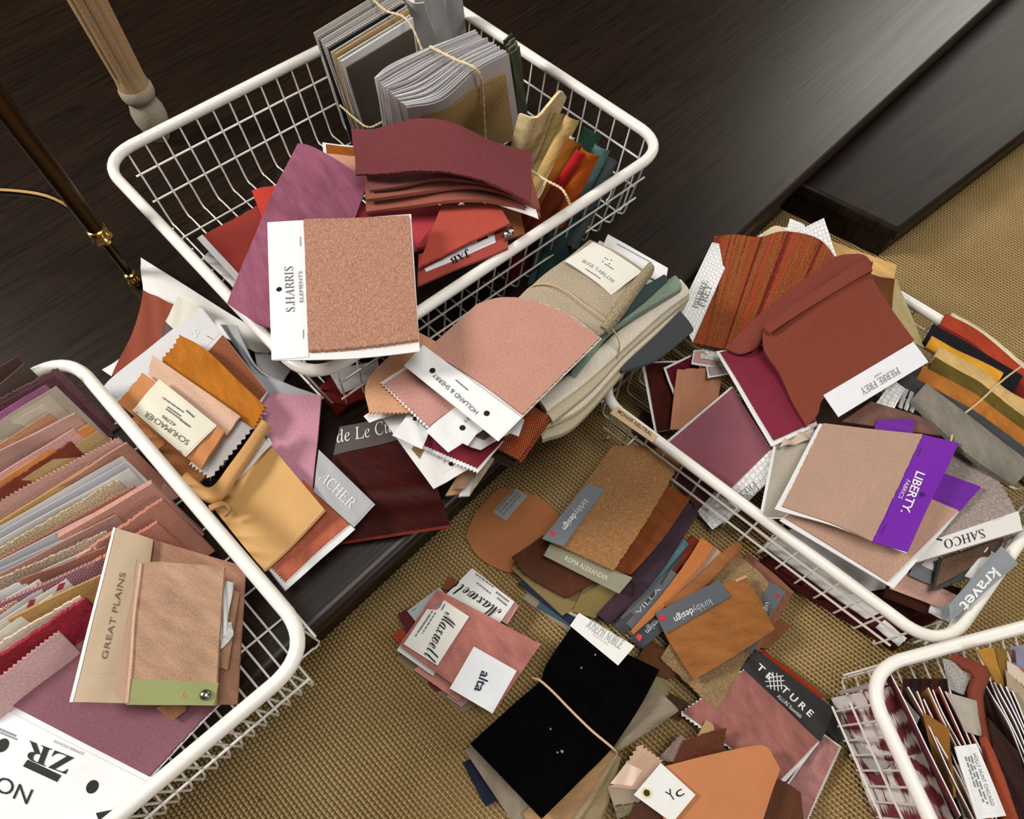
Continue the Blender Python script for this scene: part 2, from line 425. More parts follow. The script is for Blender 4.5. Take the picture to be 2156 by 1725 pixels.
# ---------------------------------------------------------------- the setting: sisal carpet, dark stained platform, lower step
ZP, ZS = 0.115, 0.06
def sisal():
    m = bpy.data.materials.new('sisal'); m.use_nodes = True; t = NT(m); b = t.bs
    v = t.obj(rot=-0.8385); y, x = t.xy(v)
    wob = t.noise(14, 2, v); y2 = t.math('MULTIPLY_ADD', wob, .004, y); x2 = t.math('MULTIPLY_ADD', t.noise(40, 1, v), .002, x)
    P = .0050
    row = t.math('FLOOR', t.math('DIVIDE', y2, P))
    sh = t.math('MULTIPLY', t.math('MODULO', row, 2.0), P * .5)
    rib = t.math('SINE', t.math('MULTIPLY', y2, 6.283 / P)); knot = t.math('SINE', t.math('MULTIPLY', t.math('ADD', x2, sh), 6.283 / (P * 1.05)))
    fib = t.noise(1, 3, t.obj(250, 900, 1, -0.8385))
    hgt = t.math('ADD', t.math('ADD', t.math('MULTIPLY', rib, .75), t.math('MULTIPLY', knot, .4)), t.math('MULTIPLY', fib, 1.1))
    big = t.noise(7, 3, v)
    f = t.math('ADD', t.math('MULTIPLY_ADD', hgt, .30, .12), t.math('MULTIPLY', big, .4))
    t.set(b, 'Base Color', t.ramp(f, [(.0, lin('#6a4e28')), (.27, lin('#ad894e')), (.50, lin('#cfab70')), (.85, lin('#efd4a2'))]))
    b.inputs['Roughness'].default_value = .9; b.inputs['Specular IOR Level'].default_value = .15
    t.bump(hgt, 1.0, .0031); return m
def darkwood(rot, c1='#0f0804', c2='#302014', r=.24, sp=.32):
    m = bpy.data.materials.new('dark_stained_wood'); m.use_nodes = True; t = NT(m); b = t.bs
    n = t.noise(1.0, 5, t.obj(4, 60, 30, rot), .65); g = t.noise(1.0, 4, t.obj(9, 330, 60, rot), .7); big = t.noise(2.4, 3, t.obj(1, 4, 1, rot))
    x, y = t.xy(t.obj(rot=rot))
    pl = t.math('PINGPONG', t.math('ADD', y, .03), .0625); seam = t.math('LESS_THAN', pl, .0007)
    f = t.math('MULTIPLY_ADD', n, .6, t.math('MULTIPLY_ADD', big, .9, -.35))
    c = t.mix(f, lin(c1), lin(c2)); c = t.mix(t.math('MULTIPLY', t.math('LESS_THAN', g, .44), .8), c, lin('#050302')); c = t.mix(t.math('MULTIPLY', seam, .8), c, lin('#030202'))
    t.set(b, 'Base Color', c)
    t.set(b, 'Roughness', t.math('MULTIPLY_ADD', n, .12, r + .05)); b.inputs['Specular IOR Level'].default_value = sp
    t.bump(t.math('SUBTRACT', t.math('MULTIPLY', g, .8), t.math('MULTIPLY', seam, .8)), .14, .0012); return m
mb = MB(); mb.add([(-3, -2, 0), (4, -2, 0), (4, 4, 0), (-3, 4, 0)], [[0, 1, 2, 3]])
fl = mb.build('floor', sisal()); fl['kind'] = 'structure'
for nm, q in (('wall_left', [(-3, -2), (-3, 4)]), ('wall_back', [(-3, 4), (4, 4)])):
    mb = MB(); (x0, y0), (x1, y1) = q; mb.add([(x0, y0, 0), (x1, y1, 0), (x1, y1, 2.7), (x0, y0, 2.7)], [[0, 1, 2, 3]]); o = mb.build(nm, M('flat', '#5d5348')); o['kind'] = 'structure'
E0 = np.array([-0.177, 0.148]); ED = np.array([0.973, 1.082]); ED /= np.linalg.norm(ED); EN = np.array([ED[1], -ED[0]])   # EN points out over the carpet
WROT = -math.atan2(ED[1], ED[0])
def slab(name, prof, s0, s1, mat):
    """extrude a (distance outward, height) profile along the platform edge"""
    vs = []; n = len(prof)
    for s in (s0, s1):
        for d, z in prof: p = E0 + ED * s + EN * d; vs.append((p[0], p[1], z))
    f = [[i, (i + 1) % n, (i + 1) % n + n, i + n] for i in range(n)] + [list(range(n))[::-1], [i + n for i in range(n)]]
    o = mk(name, vs, f, mat, None, None, .9); o['kind'] = 'structure'; return o
wd = darkwood(WROT)
nose = [(-2.2, ZP), (-.012, ZP)] + [(-.012 + .012 * math.sin(a), ZP - .012 + .012 * math.cos(a)) for a in [.3, .7, 1.1, 1.57]] + [(-.004, ZP - .026), (-.010, ZP - .030)]
slab('floor_platform', nose + [(-2.2, ZP - .030)], -1.4, 3.0, wd)
slab('trim_1', [(-.3, 0), (-.024, 0), (-.024, ZP - .0302), (-.3, ZP - .0302)], -1.4, 3.0, darkwood(WROT, '#0b0706', '#170e09'))
# lower step in front of the platform, further along
a, b = unp(1690, 390, ZS)[:2], unp(1894, 487, ZS)[:2]; c = unp(2156, 285, ZS)[:2]
dn = (c - b) / np.linalg.norm(c - b); out = (b - a) / np.linalg.norm(b - a)
def step():
    r = .008; mb = MB(); A0 = b - out * .30; prof = []
    L = 1.5
    def ringat(ins, z): return [(b - out * ins + dn * ins), (b - out * ins + dn * L), (A0 + dn * L), (A0 + dn * ins)], z
    rings = [ringat(.006, 0), ringat(.006, ZS - .022), ringat(0, ZS - .018), ringat(0, ZS - r)] + [ringat(r * (1 - math.sin(q)), ZS - r + r * math.cos(q)) for q in (1.1, .6, .2)] + [ringat(r, ZS)]
    vs = []
    for pts, z in rings: vs += [(p[0], p[1], z) for p in pts]
    f = []
    for i in range(len(rings) - 1):
        for k in range(4): f.append([i * 4 + k, i * 4 + (k + 1) % 4, i * 4 + 4 + (k + 1) % 4, i * 4 + 4 + k])
    f.append([(len(rings) - 1) * 4 + k for k in range(4)])
    o = mk('floor_step', vs, f, darkwood(-math.atan2(dn[1], dn[0]), r=.36, sp=.16), None, None, .9); o['kind'] = 'structure'
step()

# ---------------------------------------------------------------- furniture legs at upper left
def table_leg():
    base = unp(341, 290, ZP)
    root = bpy.data.objects.new('table_leg', None); C.objects.link(root); root.location = base
    tag(root, 'pale fluted turned wooden leg standing on the dark floor behind the basket', 'furniture leg')
    wood = M('felt', '#a5845e'); worn = M('felt', '#a39581'); base = np.asarray(base)
    mb = MB(); lathe(mb, base, (0, 0, 1), [(0, .0115, 0), (.006, .0145, 0), (.018, .0195, 0), (.034, .0235, 0), (.046, .0235, 0), (.056, .0205, 0), (.063, .0180, 0)]); mb.build('foot', worn, root)
    mb = MB(); lathe(mb, base, (0, 0, 1), [(.063, .0180, 0), (.066, .0215, 0), (.072, .0235, 0), (.080, .0235, 0), (.084, .0212, 0)]); mb.build('collar', worn, root)
    mb = MB(); lathe(mb, base, (0, 0, 1), [(.084, .0212, 0), (.094, .0200, 0), (.104, .0204, .16), (.2, .0222, .18), (.3, .0245, .18), (.42, .027, .18)], 72, 10); mb.build('fluted_shaft', wood, root)
def brass_stand():
    base = unp(290, 600, ZP)
    root = bpy.data.objects.new('metal_stand', None); C.objects.link(root); root.location = base
    tag(root, 'dark bronze rod stand with brass collars and a small ball foot on the dark floor', 'metal stand')
    br = M('metal', '#c9a45a', r=.18); dk = M('metal', '#4a3820', r=.38); base = np.asarray(base)
    def L(name, pr, m): mb = MB(); lathe(mb, base, (0, 0, 1), pr, 24); mb.build(name, m, root)
    L('ball_foot', [(0, .003, 0), (.002, .006, 0), (.006, .0085, 0), (.010, .0085, 0), (.014, .006, 0), (.017, .0045, 0), (.019, .0075, 0), (.022, .0075, 0), (.024, .005, 0)], br)
    L('lower_rod', [(.024, .005, 0), (.078, .006, 0)], dk)
    L('brass_collar', [(.078, .006, 0), (.080, .0105, 0), (.085, .0125, 0), (.090, .0105, 0), (.092, .008, 0), (.095, .0115, 0), (.099, .0115, 0), (.101, .009, 0)], br)
    L('upper_rod', [(.101, .0098, 0), (.16, .0105, 0), (.42, .0115, 0)], dk)
    mb = MB(); p0 = base + np.array([0, 0, .118]); mb.tube(spline([p0, np.array(unp(90, 412, ZP + .118)), np.array(unp(-60, 402, ZP + .118)), np.array(unp(-220, 420, ZP + .118))], 20), .0042, 8); mb.build('stretcher', dk, root)
table_leg(); brass_stand()

# ---------------------------------------------------------------- white wire baskets
ENA = M('enamel', '#eeeae2')
def basket(label, px, zr, zb, nu, nv, rows, rad=.042, rr=.0066, wr=.00120, tap=.012):
    """px: rim corners A,B,C,D; returns (empty, corner points)"""
    cs = [np.array(unp(x, y, zr)) for x, y in px]; n = 4
    ctr = sum(cs) / 4
    root = bpy.data.objects.new('wire_basket', None); C.objects.link(root); root.location = (ctr[0], ctr[1], zb)
    tag(root, label, 'basket', 'white wire baskets')
    pts = []
    for i in range(4):
        p, a, b = cs[i], cs[i - 1], cs[(i + 1) % 4]
        u = (a - p) / np.linalg.norm(a - p); v = (b - p) / np.linalg.norm(b - p)
        s0, s1 = p + u * rad, p + v * rad
        if i:
            q = pts[-1]
            for k in range(1, 8): pts.append(q + (s0 - q) * k / 8)
        for k in range(9):
            t = k / 8; pts.append((1 - t) ** 2 * s0 + 2 * t * (1 - t) * (p * .86 + (s0 + s1) / 2 * .14) + t * t * s1)
    q, s0 = pts[-1], pts[0]
    for k in range(1, 8): pts.append(q + (s0 - q) * k / 8)
    mb = MB(); mb.tube(pts, rr, 14, True); mb.build('rim', ENA, root)
    ins = .002
    cin = []
    for i in range(4):
        p, a, b = cs[i], cs[i - 1], cs[(i + 1) % 4]; u = (a - p) / np.linalg.norm(a - p); v = (b - p) / np.linalg.norm(b - p); cin.append(p + (u + v) * ins)
    base = MB()
    for i in range(4):
        a, b = cin[i], cin[(i + 1) % 4]; L = np.linalg.norm(b - a); m = (nu if i % 2 == 0 else nv); side = MB(); d = (b - a) / L
        inw = np.cross([0, 0, 1.], d); inw = inw if np.dot(inw, ctr - a) > 0 else -inw
        for k in range(m):
            p = a + d * (.03 + (L - .06) * k / (m - 1))
            side.tube([p + [0, 0, .006], np.array([p[0], p[1], zb + .008]) + inw * tap, np.array([p[0], p[1], zb + .002]) + inw * (tap + .003), np.array([p[0], p[1], zb]) + inw * (tap + .008)], wr, 6)
        for h in rows:
            z = zr - (zr - zb) * h; side.tube([np.append((a + d * .024 + inw * (tap * h - .0028))[:2], z), np.append((b - d * .024 + inw * (tap * h - .0028))[:2], z)], wr * 1.15, 6)
        side.build('side_mesh', ENA, root)
    for (i0, m) in ((0, nu), (1, nv)):
        a, b = cin[i0], cin[(i0 + 1) % 4]; c, d = cin[(i0 + 3) % 4], cin[(i0 + 2) % 4]
        for k in range(m):
            def at(p, q):
                L = np.linalg.norm(q - p); return p + (q - p) / L * (.03 + (L - .06) * k / (m - 1))
            p, q = at(a, b), at(c, d); e = (q - p) / np.linalg.norm(q - p)
            p = p + e * (tap + .008); q = q - e * (tap + .008); dz = 0 if i0 == 0 else .0025
            if i0 == 1 and k % 2: continue
            base.tube([(p[0], p[1], zb + dz), (q[0], q[1], zb + dz)], wr, 6)
    base.build('base_mesh', ENA, root)
    return root, cs
B1, c1 = basket('large white wire basket on the dark platform holding the tied bundles', [(655, 809), (1405, 308), (913, -16), (212, 339)], .225, ZP + .003, 20, 16, (.33, .68), tap=.018)
B2, c2 = basket('white wire basket at lower left overhanging the platform edge, packed with pink swatches', [(-180, 2080), (668, 1365), (140, 742), (-690, 1290)], .215, ZP + .003, 22, 17, (.07, .55), tap=.0)
B3, c3 = basket('white wire basket on the carpet at right with the tan name label on its rim', [(1985, 1375), (2324, 882), (1640, 470), (1250, 827)], .095, .004, 14, 16, (.30, .62), wr=.0014, tap=.0)
B4, c4 = basket('white wire basket cut off at the lower right corner of the photo', [(2170, 2180), (3000, 1860), (2640, 1190), (1812, 1413)], .115, .006, 24, 16, (.42, .80), tap=0)

# ---------------------------------------------------------------- contents of the large basket on the platform
def lerp(a, b, f): return tuple(x + (y - x) * f for x, y in zip(a, b))
def bundle(n, front, back, mats, names, labels, group, jit=3, e=None, eb=None, t=.0012, skip=0, pinks=''):
    """n sheets standing between the back quad and the front quad (pixel, z), each one its own object"""
    r = random.Random(n * 13 + 1); out = []
    for i in range(n):
        f = i / (n - 1.0)
        q = [lerp(b_, f_, f) for f_, b_ in zip(front, back)]
        wx, wy = front[2][0] - front[3][0], front[2][1] - front[3][1]; wl = math.hypot(wx, wy); hx, hy = front[3][0] - front[0][0], front[3][1] - front[0][1]; hl = math.hypot(hx, hy)
        if i != n - 1:
            a_, b_, h_ = r.uniform(-jit, jit) * 1.5 / wl, r.uniform(-jit, jit) * 1.5 / wl, r.uniform(-.03, .03)
            q = [(q[0][0] + wx * a_, q[0][1] + wy * a_, q[0][2]), (q[1][0] + wx * b_, q[1][1] + wy * b_, q[1][2]), lerp(q[1], q[2], 1 + h_), lerp(q[0], q[3], 1 + h_)]
        ee = {}
        if e:
            zt = (front[3][2] - front[0][2])
            for k in e:
                ee[k] = [lerp(b_, f_, f) for f_, b_ in zip(e[k], (eb or e)[k])]
                if i != n - 1: ee[k] = [(x + hx * h_ + wx * (a_ + b_) / 2, y + hy * h_ + wy * (a_ + b_) / 2, z + zt * h_) for x, y, z in ee[k]]
        k = i % len(mats); m = mats[k]
        o, p = sw(names[k], labels(i), 'fabric swatch' if 'swatch' in names[k] else 'sample card', q, None, m, t, ee, .0001, group=group, pink=pinks)
        out.append((o, p))
    return out
ORD = ['front', 'second', 'third', 'fourth', 'fifth', 'sixth', 'seventh', 'eighth', 'ninth', 'tenth', 'eleventh', 'twelfth', 'thirteenth', 'fourteenth', 'fifteenth', 'sixteenth', 'seventeenth', 'eighteenth', 'nineteenth', 'twentieth', 'twenty-first', 'twenty-second', 'twenty-third', 'twenty-fourth']
gw, wh, cr = M('paper', '#c9c6c4'), WHITE(), M('paper', '#d8d0bd')
# tall bundle at the very back: front sheet is dark taupe cloth on a white card
n1 = 13
back = [(738, 300, .135), (850, 262, .135), (832, -34, .29), (660, 70, .29)]
front = [(772, 300, .14), (900, 262, .14), (868, 36, .30), (718, 128, .30)]
cols = ['#c8c4bf', '#b9b2a6', '#2c3040', '#c9c5c2', '#bfb6a8', '#d2cec9', '#232838', '#cdb894', '#c4bfb8', '#c9a878', '#d6d3ce', '#bdb7b0', '#e4e2e0']
b = bundle(n1, front, back, [M('weave' if i % 3 else 'paper', c) for i, c in enumerate(cols)], ['fabric_swatch'] * n1, lambda i: '%s sheet from the front of the tall tied bundle in the large basket' % ORD[n1 - 1 - i], 'sheets of the tall tied bundle', 4)
o, p = b[-1]; o['label'] = 'front sheet of the tall tied bundle, dark taupe cloth on a white card'
part(o, p, K('fabric', None, M('linen', '#5d5148'), uv=(.03, .02, .97, .93), t=.0015), .0013)
band('twine_tie', 'twine around the tall bundle at the back of the large basket', 'string', [(778, -8, .293), (812, 22, .304), (850, 36, .309), (872, 66, .300), (888, 104, .284)], .0014, M('cord', '#d8c29c'), True)
band('twine_tie', 'lower twine round the tall bundle, above the burgundy cloth', 'string', [(716, 222, .20), (748, 250, .20), (776, 268, .195), (806, 256, .19)], .0013, M('cord', '#d8c29c'), True)
# white card sheets to its right
for i, q in enumerate([[(905, 130, .15), (985, 100, .15), (972, -20, .28), (925, -20, .28)], [(880, 150, .15), (962, 120, .15), (930, -20, .285), (872, -20, .285)], [(866, 160, .16), (930, 120, .16), (893, 5, .29), (850, -10, .29)]]):
    sw('sample_card', ['white card sheet nearest the basket rim beside the tall bundle', 'curved white card sheet in the middle beside the tall bundle', 'white card sheet leaning right against the tall bundle'][i], 'sample card', q, None, M('paper', '#dddbd9'), .001, bend=.004, group='white card sheets beside the tall bundle')
# bowed white bundle with the striped tan front
n2 = 22
front = [(878, 330, .145), (1098, 290, .145), (1070, 112, .305), (856, 226, .30)]
back = [(822, 330, .145), (1060, 250, .145), (995, 62, .295), (787, 160, .295)]
e = {'DC': [(930, 210, .305), (1000, 150, .309)]}; eb = {'DC': [(822, 133, .30), (900, 98, .304)]}
wm = [M('paper', c) for c in ('#eeeef0', '#e0d9d8', '#f4f4f6', '#d6cecf', '#ece8e6', '#e4e5ea')]
b = bundle(n2, front, back, wm, ['paper_backed_swatch'] * 6, lambda i: '%s sheet counted from the front of the bowed white paper-backed bundle' % ORD[n2 - 1 - i], 'sheets of the bowed white bundle', 9, e, eb, .0005)
o, p = b[-1]; o['label'] = 'front sheet of the bowed bundle, white card with a ribbed tan striped cloth'
part(o, p, K('fabric', None, M('stripe', '#d9bb85', '#9d7442', q=.0052), uv=(.12, .0, .93, .84), t=.0015), .0012)
P = p
band('twine_tie', 'twine round the bowed white bundle with the striped front', 'string', [(905, 98, .310), (956, 124, .317), (1006, 150, .315), (1017, 208, .262), (1022, 292, .196)], .0015, M('cord', '#dcc7a0'), True)
for i in range(4):
    sw('fabric_swatch', ['dark green sheet at the right end of the bowed bundle', 'olive sheet at the right end of the bowed bundle', 'grey green sheet behind the bowed bundle', 'moss sheet behind the bowed bundle by the rim'][i], 'fabric swatch', [(1092 - i * 3, 250 - i * 8, .16), (1108 - i * 3, 235 - i * 8, .16), (1092 - i * 5, 96 - i * 9, .28), (1074 - i * 5, 112 - i * 9, .28)], None, M('linen', ['#4a4d38', '#6b6a4c', '#5e6258', '#3e4030'][i]), .002, group='green sheets beside the bowed bundle')
# cream and coloured velvet pieces, tied in a sheaf at the right of the basket
G = 'tied sheaf of velvet pieces in the large basket'
sw('fabric_swatch', 'cream folded velvet with a tall pointed corner, at the right of the large basket', 'fabric swatch', [(1062, 372, .175), (1130, 372, .19), (1190, 200, .285), (1096, 238, .28)], None, M('velvet', '#d9c194'), .003, {'DC': [(1128, 246, .29), (1152, 222, .292), (1177, 188, .295)], 'BC': [(1140, 330, .215), (1168, 262, .25)]}, .0012, group=G)
def roll(label, a, b, wd, za, zb, mat, bul=.008, t=.003, e=None, group=G):
    """a folded strip: rounded across, running from pixel a (near) to pixel b (far end)"""
    a = np.array(a, float); b = np.array(b, float); d = (b - a) / np.linalg.norm(b - a); n = np.array([-d[1], d[0]]) * wd / 2
    q = [tuple(a + n) + (za,), tuple(b + n) + (zb,), tuple(b - n) + (zb,), tuple(a - n) + (za,)]
    return sw('folded_swatch', label, 'fabric swatch', q, None, mat, t, e, .0006, bul=bul, group=group)
roll('slate grey folded strip in the sheaf next to the basket rim', (1205, 520), (1288, 335), 26, .15, .225, M('velvet', '#4a4f52'))
roll('dark green velvet piece standing tallest at the back of the sheaf', (1165, 470), (1250, 275), 40, .15, .252, M('velvet', '#2f4b40'))
roll('blue-green folded velvet in the sheaf beside the orange one', (1180, 490), (1270, 310), 34, .155, .250, M('velvet', '#4c6c6c'))
roll('pale khaki folded velvet behind the cream one in the sheaf', (1115, 410), (1178, 236), 22, .17, .262, M('velvet', '#a08a58'))
roll('sand folded velvet roll beside the cream pointed piece', (1118, 425), (1208, 248), 28, .185, .276, M('velvet', '#c0a068'), .010)
roll('thin white edged piece between the sand roll and the brown one', (1128, 430), (1207, 288), 10, .19, .268, M('felt', '#dccdb6'), .003)
roll('golden brown folded velvet in the sheaf', (1130, 455), (1212, 296), 30, .185, .265, M('velvet', '#7a4614'))
roll('rust orange folded velvet in the middle of the sheaf', (1170, 470), (1246, 318), 40, .185, .268, M('velvet', '#9c4614'), .011)
roll('bright red edge of the rust velvet fold in the sheaf', (1146, 440), (1226, 318), 20, .197, .276, M('velvet', '#a81f22'), .006)
roll('dark rust folded velvet low in the sheaf behind the burgundy cloth', (1125, 490), (1180, 400), 34, .19, .235, M('velvet', '#5e2412'), .008)
band('twine_tie', 'twine tied round the velvet sheaf in the large basket', 'string', [(1118, 360, .262), (1150, 380, .268), (1180, 396, .266), (1192, 412, .262), (1199, 428, .25)], .0014, M('cord', '#e0c8a2'), True)
band('twine_tie', 'loose twine end hanging below the knot on the velvet sheaf', 'string', [(1150, 381, .269), (1138, 408, .256), (1122, 430, .246)], .0013, M('cord', '#e0c8a2'), True)
# teal pieces low in the basket, seen through the front wires
for i, (x, c, nm) in enumerate([(1170, '#43605f', 'teal'), (1185, '#2e4742', 'dark green'), (1120, '#6b2218', 'dark red'), (1060, '#4e1c16', 'maroon')]):
    sw('fabric_swatch', nm + ' cloth standing low behind the front wires of the large basket', 'fabric swatch', [(x - 60, 600, .125), (x + 5, 560, .125), (x + 45, 420, .2), (x - 25, 450, .2)], None, M('velvet', c), .003, group='cloths low behind the front wires')
# lower layers filling the basket, seen through wires and gaps
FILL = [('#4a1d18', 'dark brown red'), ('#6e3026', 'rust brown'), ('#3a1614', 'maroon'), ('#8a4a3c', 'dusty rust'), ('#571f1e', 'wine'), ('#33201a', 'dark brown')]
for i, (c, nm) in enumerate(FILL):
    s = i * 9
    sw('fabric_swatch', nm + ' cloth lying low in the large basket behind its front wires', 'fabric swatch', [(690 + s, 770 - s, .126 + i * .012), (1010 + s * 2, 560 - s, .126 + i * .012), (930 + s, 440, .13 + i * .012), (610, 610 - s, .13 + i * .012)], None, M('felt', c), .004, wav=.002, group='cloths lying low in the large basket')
sw('sample_card', 'white card bent up low at the front corner of the large basket', 'sample card', [(722, 835, .124), (800, 790, .124), (792, 760, .14), (690, 780, .14)], None, wh, .001)
# dark red linen at the left, with paper under it
sw('sample_card', 'white paper strip below the dark red cloth in the large basket', 'sample card', [(500, 612, .160), (520, 590, .160), (440, 530, .160), (428, 545, .160)], None, wh, .0008)
sw('fabric_swatch', 'dark red slubbed cloth fanned out at the left inside the large basket', 'fabric swatch', [(503, 598, .185), (640, 520, .185), (560, 425, .185), (416, 505, .185)], None, M('linen', '#99372f'), .0025, fray='t', kids=[K('backing_card', [(503, 599), (512, 588), (428, 498), (417, 506)], wh, t=.0004)])
sw('fabric_swatch', 'bright scarlet corner showing behind the mauve velvet', 'fabric swatch', [(560, 480, .195), (640, 470, .195), (610, 390, .195), (531, 403, .195)], None, M('felt', '#bd3327'), .002, {'DC': [(560, 396, .198)]})
o, p = sw('fabric_swatch', 'small amber brown velvet on a white card at the back of the mauve velvet', 'fabric swatch', [(683, 345, .225), (790, 350, .225), (790, 315, .225), (679, 301, .225)], None, wh, .001, kids=[K('fabric', [(690, 338), (788, 345), (785, 318), (687, 308)], M('velvet', '#8a4d16'), t=.0018)])
sw('fabric_swatch', 'peach cloth showing as a strip behind the mauve velvet', 'fabric swatch', [(700, 380, .229), (800, 400, .229), (800, 335, .229), (680, 325, .229)], None, M('felt', '#d49a86'), .0015)
sw('fabric_swatch', 'crimson cloth lying below the burgundy pile in the large basket', 'fabric swatch', [(745, 580, .228), (884, 528, .228), (947, 436, .228), (745, 435, .228)], None, M('felt', '#b83c48'), .003)
sw('fabric_swatch', 'tan orange cloth at the right end below the brown felts', 'fabric swatch', [(1030, 520, .224), (1105, 495, .224), (1092, 430, .224), (1020, 420, .224)], None, M('felt', '#a05c36'), .003)
sw('fabric_swatch', 'salmon red folded cloth under the coral swatch, at the front rim', 'fabric swatch', [(880, 604, .233), (1070, 525, .233), (1066, 478, .233), (882, 540, .233)], None, M('felt', '#a4463a'), .003, kids=[K('label', [(1040, 494), (894, 570), (898, 578), (1044, 516)], M('paper', '#f0f0f2'), text=[('JAB', (986, 531), (948, 549), 14, INK(), 'b'), ('#', (1026, 502), (1004, 512), 5, INK())])])
sw('fabric_swatch', 'coral orange felt swatch above the salmon cloth and its white label', 'fabric swatch', [(880, 567, .243), (1074, 474, .243), (1050, 436, .243), (930, 436, .243)], None, M('felt', '#b84c3b'), .003, fray='b')
sw('fabric_swatch', 'deep red cloth edge between the crimson and coral swatches', 'fabric swatch', [(878, 528, .237), (893, 524, .237), (962, 440, .237), (940, 438, .237)], None, M('felt', '#a33438'), .004)
sw('snap_button', 'shiny round metal snap on the front rim beside the coral swatch', 'snap', [(1062, 508, .240), (1082, 500, .240), (1078, 482, .240), (1060, 490, .240)], None, M('metal', '#8a8580', r=.3), .004, bul=.004)
# mauve velvet hanging over the left rim
sw('fabric_swatch', 'large mauve velvet swatch draped over the left rim of the large basket', 'fabric swatch', [(484, 643, .235), (660, 715, .240), (775, 385, .252), (630, 307, .25)], None, M('velvet', '#8c5267', sh=.5), .003, {'AB': [(520, 668, .243), (556, 688, .246)], 'AD': [(530, 520, .252), (578, 408, .255)], 'DC': [(655, 312, .256), (705, 338, .256)]}, .0015)
# brown felts and burgundy
sw('fabric_swatch', 'lowest brown felt of the folded pile under the burgundy cloth', 'fabric swatch', [(773, 452, .247), (1137, 462, .247), (1118, 380, .252), (768, 372, .252)], None, M('felt', '#9a5747'), .004, {'AB': [(845, 440, .252), (949, 427, .258), (1049, 433, .254)]}, .001, group='brown felts under the burgundy cloth')
sw('sample_card', 'thin white label strip between two brown felts', 'sample card', [(985, 408, .2535), (1134, 462, .2535), (1128, 440, .2535), (988, 396, .2535)], None, wh, .0006, kids=[K('print', [(1046, 425), (1078, 436), (1077, 431), (1046, 420)], INK(), t=.0002)])
sw('fabric_swatch', 'middle brown felt of the folded pile under the burgundy cloth', 'fabric swatch', [(774, 426, .256), (1136, 444, .254), (1118, 372, .26), (770, 365, .26)], None, M('felt', '#965546'), .004, {'AB': [(800, 423, .259), (882, 410, .264), (985, 399, .266), (1060, 411, .262)]}, .001, group='brown felts under the burgundy cloth')
sw('fabric_swatch', 'upper plum brown felt directly under the burgundy cloth', 'fabric swatch', [(780, 404, .265), (1118, 432, .262), (1118, 365, .268), (765, 355, .268)], None, M('felt', '#7f4742'), .003, {'AB': [(845, 396, .270), (930, 380, .275), (1040, 398, .270)]}, .001, group='brown felts under the burgundy cloth')
sw('fabric_swatch', 'burgundy cloth arched over the top of the pile in the large basket', 'fabric swatch', [(752, 372, .276), (1113, 428, .272), (1119, 324, .27), (742, 276, .276)], None, M('linen', '#78393d'), .003, {'AB': [(800, 369, .286), (880, 364, .292), (957, 371, .292), (1035, 391, .285)], 'DC': [(790, 276, .288), (835, 263, .298), (893, 254, .303), (957, 265, .302), (1031, 299, .288)], 'AD': [(748, 322, .28)]}, .0012, fray='b', amp=.0018)
# pink boucle card on top
o, p = sw('sample_card', 'white memo card with pink nubby boucle, S.HARRIS printed up its left side', 'fabric swatch', [(884, 741, .268), (866, 453, .270), (564, 471, .268), (573, 760, .262)], None, wh, .001, {'AD': [(735, 757, .266)]}, .0004, kids=[
    K('boucle_fabric', [(882, 722), (863, 462), (642, 470), (652, 746)], M('boucle', '#d69c82', s=270), t=.0045, fray='lt', amp=.0015),
    K('label_tab', [(651, 754), (640, 467), (564, 471), (573, 760)], M('paper', '#eeeef0'), t=.0008, holes=[(589, 612, 6)], staples=[(634, 502, 634, 522), (640, 697, 640, 716)],
      text=[('S.HARRIS', (622, 659), (618, 564), 18, M('flat', '#5c5f66'), 'r'), ('ELEMENTS', (640, 639), (637, 574), 8, M('flat', '#7a7d84'))])])

# ---------------------------------------------------------------- pile in the middle, on the platform edge in front of the large basket
B = 'tied stack of folded oatmeal and cream cloths'
def strip(label, pts, wd, mat, t=.006, group=None, z=None, side=1, bul=.003, name='folded_swatch', **k):
    """a folded cloth seen on its edge: follows the pixel path pts (x,y,z) and is wd pixels wide"""
    P = [np.array(p[:2], float) for p in pts]; Z = [p[2] if len(p) > 2 else z for p in pts]; n = len(P); lo = []; hi = []
    for i in range(n):
        d = P[min(i + 1, n - 1)] - P[max(i - 1, 0)]; d /= np.linalg.norm(d); nn = np.array([-d[1], d[0]])
        w_ = wd[i] if hasattr(wd, '__len__') else wd
        lo.append(tuple(P[i] + nn * w_ / 2) + (Z[i],)); hi.append(tuple(P[i] - nn * w_ / 2) + (Z[i],))
    return sw(name, label, 'fabric swatch', [lo[0], lo[-1], hi[-1], hi[0]], None, mat, t, {'AB': lo[1:-1], 'DC': hi[1:-1]}, .0004, bul=bul, group=group, **k)
creamf = M('felt', '#d6c8ae'); cream2 = M('felt', '#c9b899')
